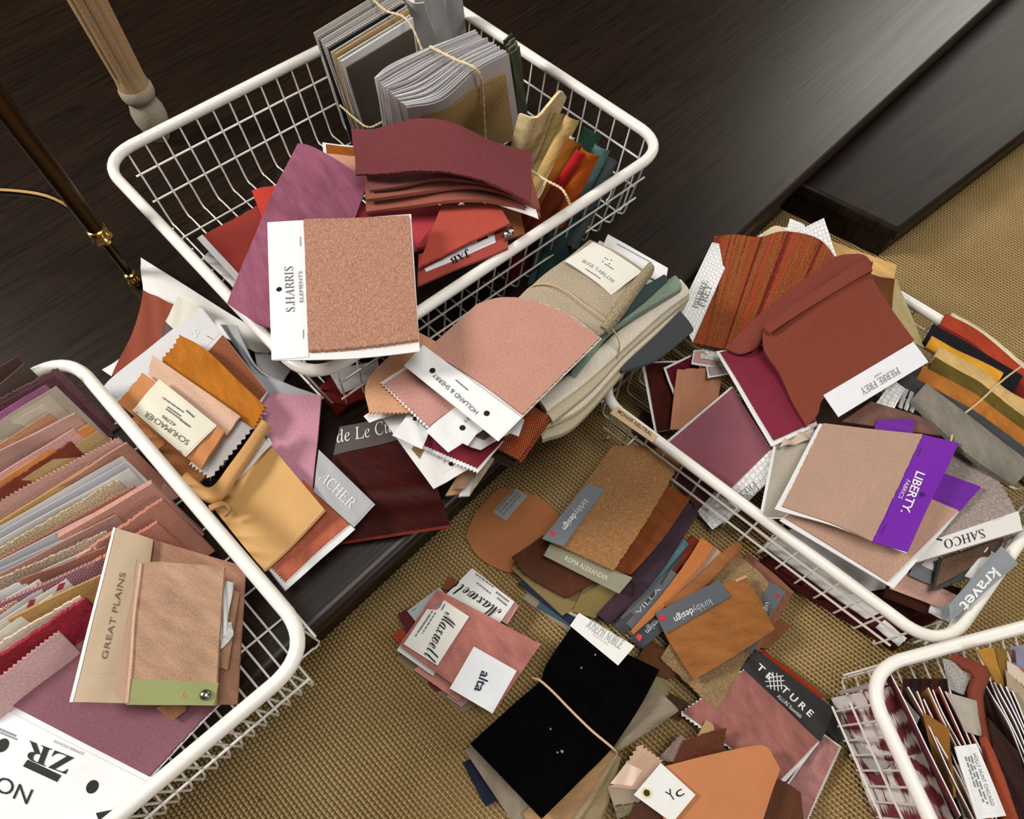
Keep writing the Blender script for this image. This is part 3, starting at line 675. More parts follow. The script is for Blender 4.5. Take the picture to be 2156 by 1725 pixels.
# cards standing behind
sw('sample_card', 'blank white card at the top end of the oatmeal stack', 'sample card', [(1262, 535, .186), (1400, 600, .186), (1406, 566, .186), (1280, 494, .186)], None, WHITE(), .001, kids=[K('printed_line', [(1298, 516), (1372, 556), (1373, 554), (1299, 514)], GREYINK(), t=.0002)], group='white cards at the end of the oatmeal stack')
sw('sample_card', 'white card with a thin printed line tucked behind the printed oatmeal label', 'sample card', [(1240, 540, .182), (1385, 612, .182), (1398, 578, .182), (1262, 508, .182)], None, M('paper', '#dedcd6'), .001, group='white cards at the end of the oatmeal stack')
strip('dark slate blue folded cloth lying lowest at the right of the oatmeal stack', [(1300, 775, .150), (1365, 735, .150), (1440, 675, .150)], [30, 62, 60], M('felt', '#46494d'), .005, bul=.002)
for i, (pts, wd, c, z) in enumerate([
    ([(1130, 905), (1190, 880), (1290, 770), (1350, 700), (1420, 630)], 60, '#b8ab90', .140), ([(1125, 890), (1210, 850), (1300, 755), (1370, 690), (1430, 628)], 42, '#d8ccb6', .153),
    ([(1150, 880), (1230, 815), (1300, 740), (1380, 668), (1436, 620)], 40, '#c4b79b', .163), ([(1140, 860), (1220, 800), (1300, 728), (1380, 655), (1438, 612)], 36, '#dfd5c4', .173)]):
    strip(['lowest', 'second lowest', 'third', 'topmost'][i] + ' cream fold of the tied oatmeal stack', [(x, y, z) for x, y in pts], wd, M('felt', c), .008, group=B)
strip('sage green folded cloth in the tied oatmeal stack', [(1205, 800, .176), (1262, 712, .187), (1320, 664, .190), (1425, 602, .186)], [16, 24, 30, 30], M('felt', '#80917f'), .007, group=B)
strip('dark teal folded cloth in the tied oatmeal stack', [(1240, 730, .186), (1290, 676, .197), (1345, 630, .200), (1398, 592, .194)], [14, 26, 26, 16], M('felt', '#2f4445'), .005, group=B)
o, p = sw('fabric_swatch', 'speckled oatmeal wool cloth on top of the tied stack', 'fabric swatch', [(1090, 632, .204), (1260, 712, .204), (1368, 585, .200), (1240, 512, .196)], None, M('speck', '#978872', '#b3a590'), .005, {'AD': [(1140, 590, .206), (1190, 552, .203)], 'BC': [(1290, 690, .206), (1320, 640, .206)]}, .001, bend=.004, group=B)
strip('rolled right edge of the oatmeal wool cloth', [(1272, 700, .206), (1300, 660, .212), (1335, 612, .212), (1366, 572, .206)], [20, 26, 24, 20], M('speck', '#7e7057', '#a39678'), .006, group=B, bul=.006, name='rolled_swatch')
sw('sample_card', 'off white paper label printed ROSE TARLOW lying on the oatmeal cloth', 'label card', [(1189, 551, .2135), (1287, 622, .2135), (1351, 573, .2135), (1248, 511, .2115)], None, M('paper', '#e6e2d8'), .0008, bend=.003, kids=[
    K('print_sprig', [(1272, 562), (1290, 573), (1291, 571), (1273, 560)], GREYINK(), t=.0002)])
rt = [x for x in C.objects if x.get('label', '').startswith('off white paper label printed ROSE')][0]
pt = Patch([(1189, 551, .2135), (1287, 622, .2135), (1351, 573, .2135), (1248, 511, .2115)], None, None, .0006, 0, _seed[0], .003)
gi = M('flat', '#6d6e70')
lettering(pt, rt, 'ROSE TARLOW', (1224, 555), (1291, 600), 7, gi, 'r', .0012); lettering(pt, rt, '#', (1231, 572), (1262, 593), 2.2, gi, 's', .0012)
for dx, dy in ((0, 0), (8, -1), (-6, -6), (4, -10), (12, -8), (-1, -13)): disc(pt, rt, 'print_leaf', 1274 + dx, 562 + dy, 1.8, gi, .0012)
band('rubber_band', 'rubber band stretched round the tied oatmeal stack', 'band', [(1098, 622, .200), (1122, 602, .212), (1153, 598, .2185), (1195, 615, .220), (1232, 642, .2205), (1268, 668, .220), (1288, 690, .210), (1304, 722, .196), (1300, 752, .175), (1294, 790, .150)], .0009, M('cord', '#c9b084'))
# layers of the front pile, bottom to top
R2 = 'cards and swatches fanned at the front of the middle pile'
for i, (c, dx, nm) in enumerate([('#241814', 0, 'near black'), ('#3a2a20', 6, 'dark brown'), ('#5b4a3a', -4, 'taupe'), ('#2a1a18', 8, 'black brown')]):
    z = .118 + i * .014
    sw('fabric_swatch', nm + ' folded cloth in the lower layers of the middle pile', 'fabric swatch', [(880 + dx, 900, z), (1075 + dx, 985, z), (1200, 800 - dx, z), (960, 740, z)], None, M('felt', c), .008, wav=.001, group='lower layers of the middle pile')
for i, q in enumerate([[(938, 1046), (972, 1042), (1020, 985), (975, 985)], [(966, 1048), (988, 1046), (1034, 972), (1000, 980)], [(990, 1040), (1012, 1012), (1044, 962), (1010, 975)]]):
    sw('sample_card', ['beige edged card lowest at the front tip of the middle pile', 'white edged card at the front tip of the middle pile', 'cream folded card edge at the front tip of the middle pile'][i], 'sample card', [(x, y, .150 + i * .004) for x, y in q], None, [M('felt', '#b08a66'), WHITE(), cream2][i], .003)
sw('fabric_swatch', 'small beige and brown herringbone cloth at the front tip of the middle pile', 'fabric swatch', [(952, 1032, .166), (978, 1030, .166), (1005, 985, .166), (972, 985, .166)], None, M('herring', '#c9a583', '#8a5c40', p=.004, q=.0016), .002)
sw('fabric_swatch', 'orange and black herringbone cloth sticking out at the right of the middle pile', 'fabric swatch', [(1048, 948, .176), (1092, 972, .176), (1154, 880, .176), (1110, 850, .176)], None, M('herring', '#c05a2c', '#3a1a10', p=.010, q=.0034), .004)
sw('fabric_swatch', 'folded side of the orange herringbone cloth beside the oatmeal stack', 'fabric swatch', [(1092, 972, .172), (1108, 950, .166), (1166, 868, .166), (1154, 880, .172)], None, M('herring', '#a84e26', '#34180f', p=.010, q=.0034), .003)
sw('sample_card', 'long white card pointing down at the front of the middle pile', 'sample card', [(798, 872, .186), (913, 1031, .180), (992, 986, .180), (850, 850, .186)], None, M('paper', '#e4e2e0'), .001, group=R2, kids=[K('gold_fabric', [(866, 946), (884, 968), (892, 948), (876, 938)], M('felt', '#8a6a3c'), t=.0006), K('print_panel', [(900, 965), (930, 1000), (955, 985), (925, 955)], M('paper', '#e4e2e0'), t=.0003, holes=[(950, 978, 6)], text=[('Y', (936, 967), (930, 974), 6, GREYINK()), ('Y', (925, 958), (919, 965), 6, GREYINK())])])
sw('fabric_swatch', 'dark red cloth with a white pinked edge in the middle pile', 'fabric swatch', [(884, 944, .192), (1004, 999, .192), (1060, 930, .194), (905, 905, .194)], None, WHITE(), .001, pink='b', group=R2, kids=[K('fabric', [(890, 939), (1003, 989), (1058, 930), (906, 906)], M('felt', '#7a1c2c'), pink='b', t=.0016)])
sw('sample_card', 'six sided white card tucked beside the dark red pinked cloth', 'sample card', [(826, 918, .200), (889, 947, .200), (903, 912, .200), (864, 866, .200)], None, M('paper', '#e9e9ea'), .001, group=R2, kids=[K('print_panel', [(862, 890), (878, 898), (882, 886), (866, 878)], M('paper', '#e9e9ea'), t=.0003, holes=[(874, 884, 5)])])
sw('sample_card', 'small white card corner sticking out left of the middle pile', 'sample card', [(766, 878, .196), (778, 891, .196), (830, 872, .196), (800, 855, .196)], None, WHITE(), .001, group=R2)
sw('fabric_swatch', 'white card with shaggy mauve grey cloth under the printed rose card', 'fabric swatch', [(978, 928, .205), (1012, 948, .205), (1082, 908, .205), (1040, 860, .205)], None, WHITE(), .001, {'AB': [(990, 942, .205)]}, group=R2, kids=[K('fabric', [(1000, 920), (1020, 928), (1060, 905), (1035, 880)], M('boucle', '#8a706c', s=300), t=.003)])
sw('sample_card', 'plain white card corner at the right below the printed rose card', 'sample card', [(1040, 900, .203), (1092, 920, .203), (1104, 885, .203), (1060, 850, .203)], None, WHITE(), .001, group=R2)
sw('fabric_swatch', 'tan peach swatch with a pinked lower edge at the left of the middle pile', 'fabric swatch', [(778, 874, .207), (872, 872, .207), (960, 745, .210), (880, 700, .210)], None, M('felt', '#cf9a78'), .002, {'AD': [(776, 800, .208)]}, pink='b', group=R2)
sw('fabric_swatch', 'pale pink swatch with white pinked edges in the middle pile', 'fabric swatch', [(800, 808, .2135), (902, 908, .2135), (975, 850, .2135), (860, 768, .2155)], None, WHITE(), .0009, pink='br', group=R2, kids=[K('fabric', [(808, 812), (902, 902), (970, 850), (862, 776)], M('felt', '#c49086'), pink='b', t=.0016)])
sw('sample_card', 'white printed card with one punched hole under the rose swatch', 'sample card', [(896, 908, .219), (944, 954, .219), (1018, 905, .219), (958, 858, .219)], None, M('paper', '#ebebec'), .0009, group=R2, kids=[K('print_panel', [(935, 915), (985, 940), (1010, 905), (960, 880)], M('paper', '#ebebec'), t=.0003, holes=[(974, 903, 7)], text=[('RY', (984, 879), (974, 888), 8, gi)])])
o, p = sw('fabric_swatch', 'large dusty rose wool swatch with a rounded top edge on the middle pile', 'fabric swatch', [(1267, 714, .232), (1003, 645, .232), (866, 768, .228), (1058, 922, .228)], None, WHITE(), .0012, {'AB': [(1180, 655, .236), (1076, 628, .236)]}, .0006, kids=[
    K('wool_fabric', None, M('felt', '#bd8b7a'), uv=(.005, .012, .985, .80), t=.003, fray='bl', amp=.0014)])
sw('sample_card', 'white label tab printed HOLLAND & SHERRY along the lower edge of the rose swatch', 'label card', [(1098, 881, .2345), (891, 727, .2345), (851, 771, .2325), (1049, 930, .2325)], None, M('paper', '#eeeeef'), .0009, {}, .0003, kids=[
    K('print_panel', [(1090, 884), (890, 733), (856, 771), (1050, 924)], M('paper', '#eeeeef'), t=.0002, holes=[(911, 782, 7), (1025, 872, 7)], text=[('HOLLAND & SHERRY', (1008, 868), (916, 787), 10, M('flat', '#47484c')), ('#', (986, 822), (960, 800), 3, gi)])])
# dark velvet with the grey label, at the left of the pile
strip('dark red blurred cloth lying deep between the piles', [(690, 850, .117), (730, 820, .119), (790, 800, .117)], 70, M('velvet', '#5c1410', sh=.2), .004)
o, p = sw('fabric_swatch', 'very dark maroon satin velvet hanging over the platform edge with a red stitched hem', 'fabric swatch', [(700, 1150, .124), (949, 1110, .128), (880, 872, .140), (717, 902, .140)], None, M('velvet', '#360f0c', sh=.8, r=.5), .003, {'BC': [(938, 1070, .139), (922, 1026, .146)], 'AD': [(690, 1060, .138), (700, 980, .142)]}, .001, ridges=[(0, .32, 1, .30, .10, .008)], kids=[
    K('stitched_hem', None, M('linen', '#7c2a22'), uv=(0, .0, 1, .022), t=.0008), K('label_tab', [(704, 963), (850, 926), (835, 878), (717, 903)], M('paper', '#57504f'), t=.0008, text=[('de Le Cuona', (713, 938), (872, 903), 26, WHITE(), 'i')])])

# ---------------------------------------------------------------- fanned pile on the platform between the two baskets
L1 = 'swatches fanned on the platform between the baskets'
bro = [('#2b1813', 'dark brown'), ('#5d3a28', 'brown'), ('#3a2219', 'umber')]
for i, (c, nm) in enumerate(bro):
    sw('fabric_swatch', nm + ' cloth at the bottom of the fanned pile between the baskets', 'fabric swatch', [(400, 960, .117 + .006 * i), (600, 1140, .117 + .006 * i), (690, 1000, .117 + .006 * i), (480, 800, .117 + .006 * i)], None, M('felt', c), .004, group='lowest layers of the fanned pile')
sw('sample_card', 'long blank white card pointing to the brass stand under the rim of the large basket', 'sample card', [(302, 616, .132), (538, 745, .128), (600, 735, .122), (296, 542, .140)], None, M('paper', '#e6e4e0'), .0012, wav=.0015)
sw('sample_card', 'white card under the front corner of the large basket', 'sample card', [(545, 800, .120), (594, 808, .120), (612, 780, .120), (534, 722, .120)], None, WHITE(), .001)
sw('sample_card', 'curled white paper corner at the far left of the fanned pile', 'sample card', [(216, 780, .128), (245, 800, .136), (290, 740, .136), (270, 745, .128)], None, WHITE(), .001)
sw('fabric_swatch', 'rust red cloth with a curved left edge below the blank white card', 'fabric swatch', [(238, 796, .142), (345, 745, .142), (370, 646, .142), (304, 614, .142)], None, M('felt', '#8f4430'), .003, {'AD': [(270, 726, .142), (298, 655, .142)]}, .001)
sw('fabric_swatch', 'small mauve grey strip below the cream card', 'fabric swatch', [(335, 720, .146), (355, 712, .146), (372, 678, .146), (352, 676, .146)], None, M('linen', '#75595a'), .002)
sw('sample_card', 'cream blank card overlapping the rust red cloth', 'sample card', [(349, 678, .148), (372, 700, .148), (424, 650, .148), (376, 624, .150)], None, M('paper', '#dedacd'), .001)
sw('sample_card', 'curved steel grey label band above the pink mauve swatch', 'label card', [(466, 684, .152), (566, 832, .154), (679, 836, .154), (500, 686, .160)], None, M('paper', '#a9abb0'), .0012, {'AB': [(520, 765, .152)], 'DC': [(516, 722, .164), (548, 780, .160), (605, 808, .156)]}, .0006)
sw('fabric_swatch', 'pink mauve wool swatch below the grey label band', 'fabric swatch', [(545, 1010, .152), (659, 1037, .152), (678, 835, .156), (536, 831, .158)], None, M('felt', '#c48a9c'), .003, group=L1)
o, p = sw('fabric_swatch', 'rust swatch with white pinked edge at the lower tip of the fanned pile', 'fabric swatch', [(560, 1195, .150), (600, 1246, .146), (748, 1115, .148), (640, 1010, .154)], None, WHITE(), .001, fray='b', pink='b', kids=[
    K('fabric', [(555, 1180), (600, 1228), (737, 1103), (640, 1012)], M('velvet', '#a85c46', sh=.2), t=.002, pink='b', tooth=.006, amp=.003)])
sw('sample_card', 'grey label tab printed in white capitals across the rust swatch', 'label card', [(661, 1036, .1575), (746, 1111, .1555), (790, 1063, .1555), (671, 947, .1585)], None, M('paper', '#aeb0b3'), .0009, kids=[
    K('print_panel', [(668, 1034), (746, 1105), (784, 1062), (675, 958)], M('paper', '#aeb0b3'), t=.0002, text=[('ACHER', (671, 1009), (738, 1074), 23, WHITE(), 'r')])])
o, p = sw('fabric_swatch', 'golden tan leather sheet with stitched lower edge beside the rim of the left basket', 'fabric swatch', [(455, 1075, .156), (560, 1205, .154), (687, 1077, .162), (560, 925, .168)], None, M('leather', '#c99d62'), .0025, {'BC': [(625, 1143, .158)]}, .001, bend=.003, kids=[K('stitched_hem', None, M('linen', '#e0bd8e'), uv=(.972, .02, .985, .99), t=.0008)])
sw('label_card', 'white wedge shaped label printed ER. under the rolled tan edge', 'label card', [(466, 1036, .174), (472, 1040, .174), (574, 935, .176), (560, 910, .176)], None, M('paper', '#e9e7e0'), .0008, kids=[K('print_panel', [(540, 955), (556, 950), (572, 935), (560, 918)], M('paper', '#e9e7e0'), t=.0002, text=[('ER.', (550, 919), (566, 932), 9, INK())])])
strip('rolled tan leather fold across the golden tan sheet', [(392, 1010, .170), (450, 1045, .176), (500, 985, .182), (562, 893, .186)], [30, 34, 26, 22], M('leather', '#c08f58'), .003, bul=.004, name='rolled_swatch')
strip('crumpled loop of tan leather beside the basket rim', [(446, 1070, .174), (470, 1062, .180), (484, 1072, .180), (476, 1086, .174)], [14, 12, 10, 8], M('leather', '#b98a58'), .002, bul=.002, name='rolled_swatch')
sw('fabric_swatch', 'brown suede hidden mostly by the basket rim under the printed paper label', 'fabric swatch', [(300, 930, .158), (410, 1030, .158), (455, 985, .158), (330, 870, .158)], None, M('felt', '#8e5a30'), .003)
o, p = sw('fabric_swatch', 'silver grey memo card with chocolate brown cloth and pinked right edge', 'fabric swatch', [(254, 848, .164), (470, 985, .160), (566, 828, .166), (425, 648, .170)], None, M('paper', '#d6d6d8'), .001, {'AD': [(219, 815, .166), (320, 730, .168)]}, .0004, pink='r', kids=[
    K('fabric', [(400, 790), (520, 880), (563, 826), (471, 708)], M('felt', '#8a4e30'), t=.0016, pink='r', tooth=.003, amp=.0014), K('print_panel', [(390, 700), (425, 740), (466, 702), (428, 655)], M('paper', '#d6d6d8'), t=.0002, staples=[(437, 709, 449, 716)], text=[('S', (401, 704), (413, 714), 15, WHITE(), 'r')])])
sw('fabric_swatch', 'white pinked backing showing below the amber velvet', 'fabric swatch', [(398, 980, .170), (443, 1013, .168), (562, 872, .172), (500, 840, .174)], None, WHITE(), .0012, pink='br', tooth=.007, amp=.0035)
sw('fabric_swatch', 'amber brown suede velvet with pinked ends lying across the fanned pile', 'fabric swatch', [(338, 766, .181), (540, 905, .177), (562, 860, .178), (380, 708, .183)], None, M('velvet', '#a8661f', sh=.4), .0025, {'DC': [(434, 737, .186), (505, 805, .184)]}, .0015, pink='lr', tooth=.006, amp=.003)
sw('fabric_swatch', 'pale peach beige suede strip between the amber and tan pieces', 'fabric swatch', [(312, 790, .187), (478, 918, .184), (507, 878, .184), (321, 748, .189)], None, M('felt', '#d3ad96'), .002, fray='l')
sw('fabric_swatch', 'tan leather swatch under the printed paper label', 'fabric swatch', [(250, 850, .192), (425, 990, .188), (475, 912, .189), (302, 787, .194)], None, M('leather', '#b97a48'), .003, wav=.0008, fray='l')
sw('fabric_swatch', 'brown pinked edge of cloth peeping out beside the left basket rim', 'fabric swatch', [(278, 884, .186), (330, 952, .186), (352, 935, .186), (300, 870, .186)], None, M('felt', '#9a6236'), .002, pink='b', tooth=.003, amp=.0015)
sw('label_card', 'cream paper label printed SCHUMACHER 42786 on the tan leather', 'label card', [(457, 897, .1935), (335, 799, .1975), (279, 865, .1985), (391, 963, .1935)], None, M('paper', '#e4dfcb'), .0007, bend=.002, kids=[
    K('print_panel', [(452, 899), (337, 806), (284, 864), (391, 957)], M('paper', '#e4dfcb'), t=.0002, staples=[(287, 868, 293, 873), (378, 950, 385, 956)],
      text=[('SCHUMACHER', (401, 930), (311, 868), 12, M('flat', '#4b4a48')), ('42786', (374, 896), (346, 877), 7, M('flat', '#4b4a48')), ('#', (398, 896), (382, 884), 4, gi), ('#', (386, 886), (352, 862), 3.4, gi), ('#', (384, 878), (356, 858), 3.4, gi), ('#', (390, 870), (345, 838), 3.4, gi), ('#', (404, 900), (392, 892), 4, gi), ('#', (412, 880), (396, 866), 4, gi)])])

# ---------------------------------------------------------------- left basket: cards and cloths filed on edge, then three big memo cards
def lean(label, tr, left, m, t=.0022, bul=0, ex=70, sx=125, sy=125, zt=.205, zb=.13, e=None, pink='', fray='', name='fabric_swatch', cat='fabric swatch', kids=(), group='pieces filed on edge in the left basket', wav=.001):
    d = np.array(left, float) - np.array(tr, float); d /= np.linalg.norm(d); l2 = np.array(left) + d * ex
    q = [(l2[0] + sx, l2[1] + sy, zb), (tr[0] + sx, tr[1] + sy, zb), (tr[0], tr[1], zt), (l2[0], l2[1], zt)]
    return sw(name, label, cat, q, None, m, t, e, wav, pink=pink, fray=fray, group=group, kids=kids)
Fd = lambda *a: M('felt', *a)
LE = [
 ('dark brown cloth hindmost at the top left of the left basket', (36, 750), (0, 772), Fd('#4b352c'), .003, ''),
 ('dark grey brown wool behind the plum cloth in the left basket', (50, 764), (0, 808), Fd('#50413a'), .004, ''),
 ('plum brown velvet with a raised corner in the left basket', (118, 772), (0, 836), M('velvet', '#6b4a4d'), .004, 't'),
 ('dark plum cloth just in front of the plum brown velvet', (112, 790), (0, 850), M('velvet', '#58393f'), .003, ''),
 ('bright mauve cloth with a rounded top in the left basket', (96, 808), (0, 868), Fd('#9a5c84'), .003, ''),
 ('greige card in front of the bright mauve cloth', (118, 812), (0, 884), M('paper', '#b8a999'), .001, ''),
 ('second greige card with ruled lines in the left basket', (104, 832), (0, 892), M('paper', '#c4b6a4'), .001, ''),
 ('cream card between the greige card and the tan strip', (92, 850), (0, 902), M('paper', '#d5c8b6'), .001, ''),
 ('tan cloth strip in front of the cream card in the left basket', (104, 868), (0, 934), Fd('#bd8a6c'), .002, ''),
 ('pink beige basket weave cloth folded over in the left basket', (160, 868), (0, 946), M('weave', '#bf9488', s=2200), .006, 'r'),
 ('pale pink thin cloth in front of the pink basket weave', (155, 902), (0, 996), Fd('#cf9f9a'), .003, ''),
 ('orange cloth strip with a rough end in the left basket', (190, 890), (60, 972), Fd('#cf8a4e'), .003, 'r'),
 ('dark rust velvet with a furry top edge in the left basket', (148, 926), (0, 1024), M('velvet', '#7a3a2c'), .005, 't'),
 ('ochre beige cloth right of the dark rust velvet', (206, 906), (90, 980), Fd('#b89a6c'), .002, ''),
 ('large pink suede piece with a pinked top edge in the left basket', (248, 918), (0, 1050), Fd('#cd9f92'), .004, 't'),
 ('brown pink suede end folded over beside the large pink suede', (266, 930), (180, 985), Fd('#b5806c'), .004, ''),
 ('mustard yellow thin cloth in the left basket', (186, 980), (0, 1098), Fd('#c39a5c'), .003, ''),
 ('white sheet behind the folded papers in the left basket', (258, 960), (0, 1108), M('paper', '#d8d4d4'), .001, ''),
 ('grey white folded paper in the left basket', (262, 974), (0, 1120), M('paper', '#c9c6cc'), .001, ''),
 ('white paper with a dark inner edge in the left basket', (272, 986), (0, 1136), M('paper', '#e0dcda'), .001, ''),
 ('lacy cream cloth in front of the folded papers', (246, 1008), (0, 1150), M('speck', '#d6c3a2', '#a58f70'), .003, 't'),
 ('salmon cloth with a pinked top edge in the left basket', (280, 1020), (0, 1172), Fd('#c0826f'), .002, 't'),
 ('thick pink rolled cloth near the rim of the left basket', (318, 1010), (200, 1078), Fd('#c48f80'), .009, ''),
 ('pink chenille cloth below the thick pink roll', (340, 1046), (230, 1120), M('weave', '#bd8270', s=1600), .006, 't'),
 ('coral basket weave cloth with coarse yarns in the left basket', (328, 1094), (255, 1140), M('weave', '#c07c6a', s=1100), .005, 't'),
 ('pale grey paper piece with a rounded corner in the left basket', (230, 1064), (0, 1180), M('paper', '#c2bcc0'), .002, ''),
 ('brown pink cloth under the silver paper in the left basket', (244, 1082), (60, 1176), Fd('#a97f74'), .003, ''),
 ('silver blue paper in the left basket', (222, 1096), (0, 1196), M('paper', '#c3c8d2'), .001, ''),
 ('beige lace edged cloth in front of the silver paper', (222, 1116), (0, 1214), M('speck', '#c6b09c', '#8f7a68'), .004, 't'),
 ('rust brown cloth corner beside the beige lace edge', (224, 1150), (120, 1190), Fd('#9a6450'), .003, ''),
 ('white rounded card above the plum tweed in the left basket', (200, 1150), (0, 1244), M('paper', '#e2dedd'), .001, ''),
 ('plum and pink tweed cloth in the left basket', (216, 1172), (0, 1266), M('herring', '#b98a90', '#6c3c46', p=.002, q=.0026), .005, 'r'),
 ('mustard suede corner left of the great cream card', (230, 1200), (100, 1262), Fd('#b98f58'), .003, ''),
 ('white card with an orange stripe in the left basket', (82, 1220), (0, 1268), M('paper', '#e6e0da'), .001, ''),
 ('rust edged cloth in front of the plum tweed', (78, 1226), (0, 1280), M('speck', '#b0624a', '#d9c7b8'), .003, 't'),
 ('pale grey card at the left edge of the left basket', (96, 1232), (0, 1296), M('paper', '#cfc9c8'), .001, ''),
 ('cream card with red dots in the left basket', (140, 1218), (0, 1308), M('paper', '#e8e1d0'), .001, ''),
 ('pale cream folded paper in front of the dotted card', (110, 1250), (0, 1330), M('paper', '#e2dccb'), .001, ''),
 ('cream backing of the chunky red cloth', (166, 1250), (0, 1350), M('felt', '#dccab6'), .003, 't'),
 ('chunky crimson bobbled cloth in the left basket', (178, 1256), (0, 1372), M('boucle', '#ad2238', s=130), .006, 't'),
 ('pale pink cloth with a pinked edge and white backing', (122, 1326), (0, 1420), Fd('#d3aaa8'), .003, 't'),
]
for i, (lb, tr, lf, m, t, edge) in enumerate(LE):
    kw = {}
    if 'weave cloth folded' in lb or 'thick pink rolled' in lb: kw['bul'] = 0
    zt = .236 - .0028 * max(0, min(i - 3, 11))
    sx = 128 if tr[0] < 260 else 110
    lean(lb, tr, lf, m, t, ex=90, sx=sx, sy=sx * .98, zb=zt - .07, zt=zt, pink='t' if edge == 't' and 'pinked' in lb else '', fray='t' if edge == 't' and 'pinked' not in lb else 'r' if edge == 'r' else '', kids=([K('red_dot', [(96 + dx, 1262 + dy), (110 + dx, 1256 + dy), (116 + dx, 1242 + dy), (102 + dx, 1246 + dy)], M('flat', '#b03a44'), t=.0002) for dx, dy in ((22, -18), (8, 10), (-40, 18))] if 'red dots' in lb else ()))
# big mauve card
o, p = sw('sample_card', 'large mauve wool memo card with an upside down ZR label at the photo corner', 'fabric swatch', [(470, 1478, .178), (187, 1282, .178), (-206, 1694, .178), (152, 1815, .178)], None, M('paper', '#eeeeee'), .0012, kids=[
    K('wool_fabric', None, M('felt', '#835660'), uv=(.004, .004, .996, .494), t=.003, fray='l', amp=.0014),
    K('label_tab', [(311, 1646), (-4, 1486), (-206, 1694), (152, 1815)], M('paper', '#eef0f2'), t=.0008, holes=[(9, 1570, 11), (198, 1657, 11)],
      text=[('ZR', (160, 1596), (66, 1560), 40, INK(), 'b'), ('ZIMMER+ROHDE', (182, 1586), (118, 1558), 6, GREYINK()), ('NOBI', (74, 1664), (-32, 1616), 34, INK()), ('#', (38, 1548), (0, 1532), 5, GREYINK()), ('#', (40, 1556), (2, 1540), 4, GREYINK())])])
part(o, p, K('print_bar', [(133, 1633), (124, 1647), (52, 1614), (62, 1600)], INK(), t=.0003, off=.0012), .0012)
part(o, p, K('print_bar', [(206, 1712), (240, 1705), (232, 1722), (212, 1728)], INK(), t=.0003, off=.0012), .0012)
# small brown triangle and torn papers under the middle card
sw('fabric_swatch', 'brown suede corner showing below the green banded swatch', 'fabric swatch', [(330, 1490, .190), (366, 1518, .187), (392, 1496, .187), (400, 1470, .190)], None, Fd('#94684a'), .002)
o, p = sw('fabric_swatch', 'dusty pink velvet memo behind the folded brown velvet in the left basket', 'fabric swatch', [(270, 1482, .196), (501, 1485, .194), (519, 1196, .186), (322, 1138, .196)], None, M('velvet', '#9c7460'), .003)
sw('label_card', 'cream label card printed GREAT PLAINS standing beside the folded brown velvet', 'label card', [(277, 1482, .203), (323, 1137, .203), (240, 1112, .208), (147, 1479, .208)], None, M('paper', '#b9a388'), .0012, bul=.002, kids=[K('white_fold', None, WHITE(), uv=(.0, .93, 1, 1.0), t=.0004),  # white strip paints a highlight along the card's left fold
    K('print_panel', [(262, 1420), (290, 1180), (246, 1180), (194, 1420)], M('paper', '#b9a388'), t=.0002, text=[('GREAT PLAINS', (229, 1391), (268, 1210), 12, M('flat', '#5e4f42'))])])
sw('fabric_swatch', 'tan velvet folded under with a white lining at the right of the brown velvet', 'fabric swatch', [(440, 1400, .204), (480, 1412, .201), (504, 1250, .198), (470, 1230, .204)], None, M('velvet', '#a07a5e'), .002)
sw('sample_card', 'torn white paper sticking out right of the folded brown velvet', 'sample card', [(466, 1368, .208), (492, 1340, .206), (488, 1310, .206), (462, 1320, .208)], None, WHITE(), .0008, wav=.002)
sw('sample_card', 'white paper strip along the right edge of the folded brown velvet', 'sample card', [(462, 1350, .2095), (474, 1340, .2095), (493, 1227, .2095), (474, 1224, .2095)], None, WHITE(), .0008)
sw('fabric_swatch', 'pink beige velvet lining rolled at the left edge of the folded brown velvet', 'fabric swatch', [(244, 1462, .2125), (272, 1486, .2125), (308, 1190, .2125), (293, 1192, .2125)], None, M('linen', '#c4a08a'), .003, bul=.001, fray='')
o, p = sw('folded_swatch', 'folded pink brown velvet with an olive band at its foot, on the left basket', 'fabric swatch', [(270, 1484, .219), (455, 1486, .217), (475, 1196, .217), (300, 1188, .219)], None, M('velvet', '#a5836c', sh=.3), .004, {'DC': [(340, 1186, .220), (420, 1192, .219)], 'AD': [(284, 1330, .221)]}, .0012, kids=[
    K('piping', None, M('felt', '#cba68e'), uv=(.0, .01, .035, .99), t=.0015),
    K('green_band', [(275, 1485), (454, 1487), (463, 1439), (284, 1430)], M('paper', '#8f945f'), t=.0008, label='olive green paper band', text=[('6', (388, 1471), (398, 1471), 13, M('flat', '#b98a4a'))])])
disc(p, o, 'rivet', 437, 1465, 11, M('metal', '#8f8c84', r=.25), .0052, .003)

# ---------------------------------------------------------------- basket on the carpet at the right
CANE = lambda: M('cane', '#ecebea', '#9a9ca0')
RB = 'velvets fanned at the right end of the right basket'
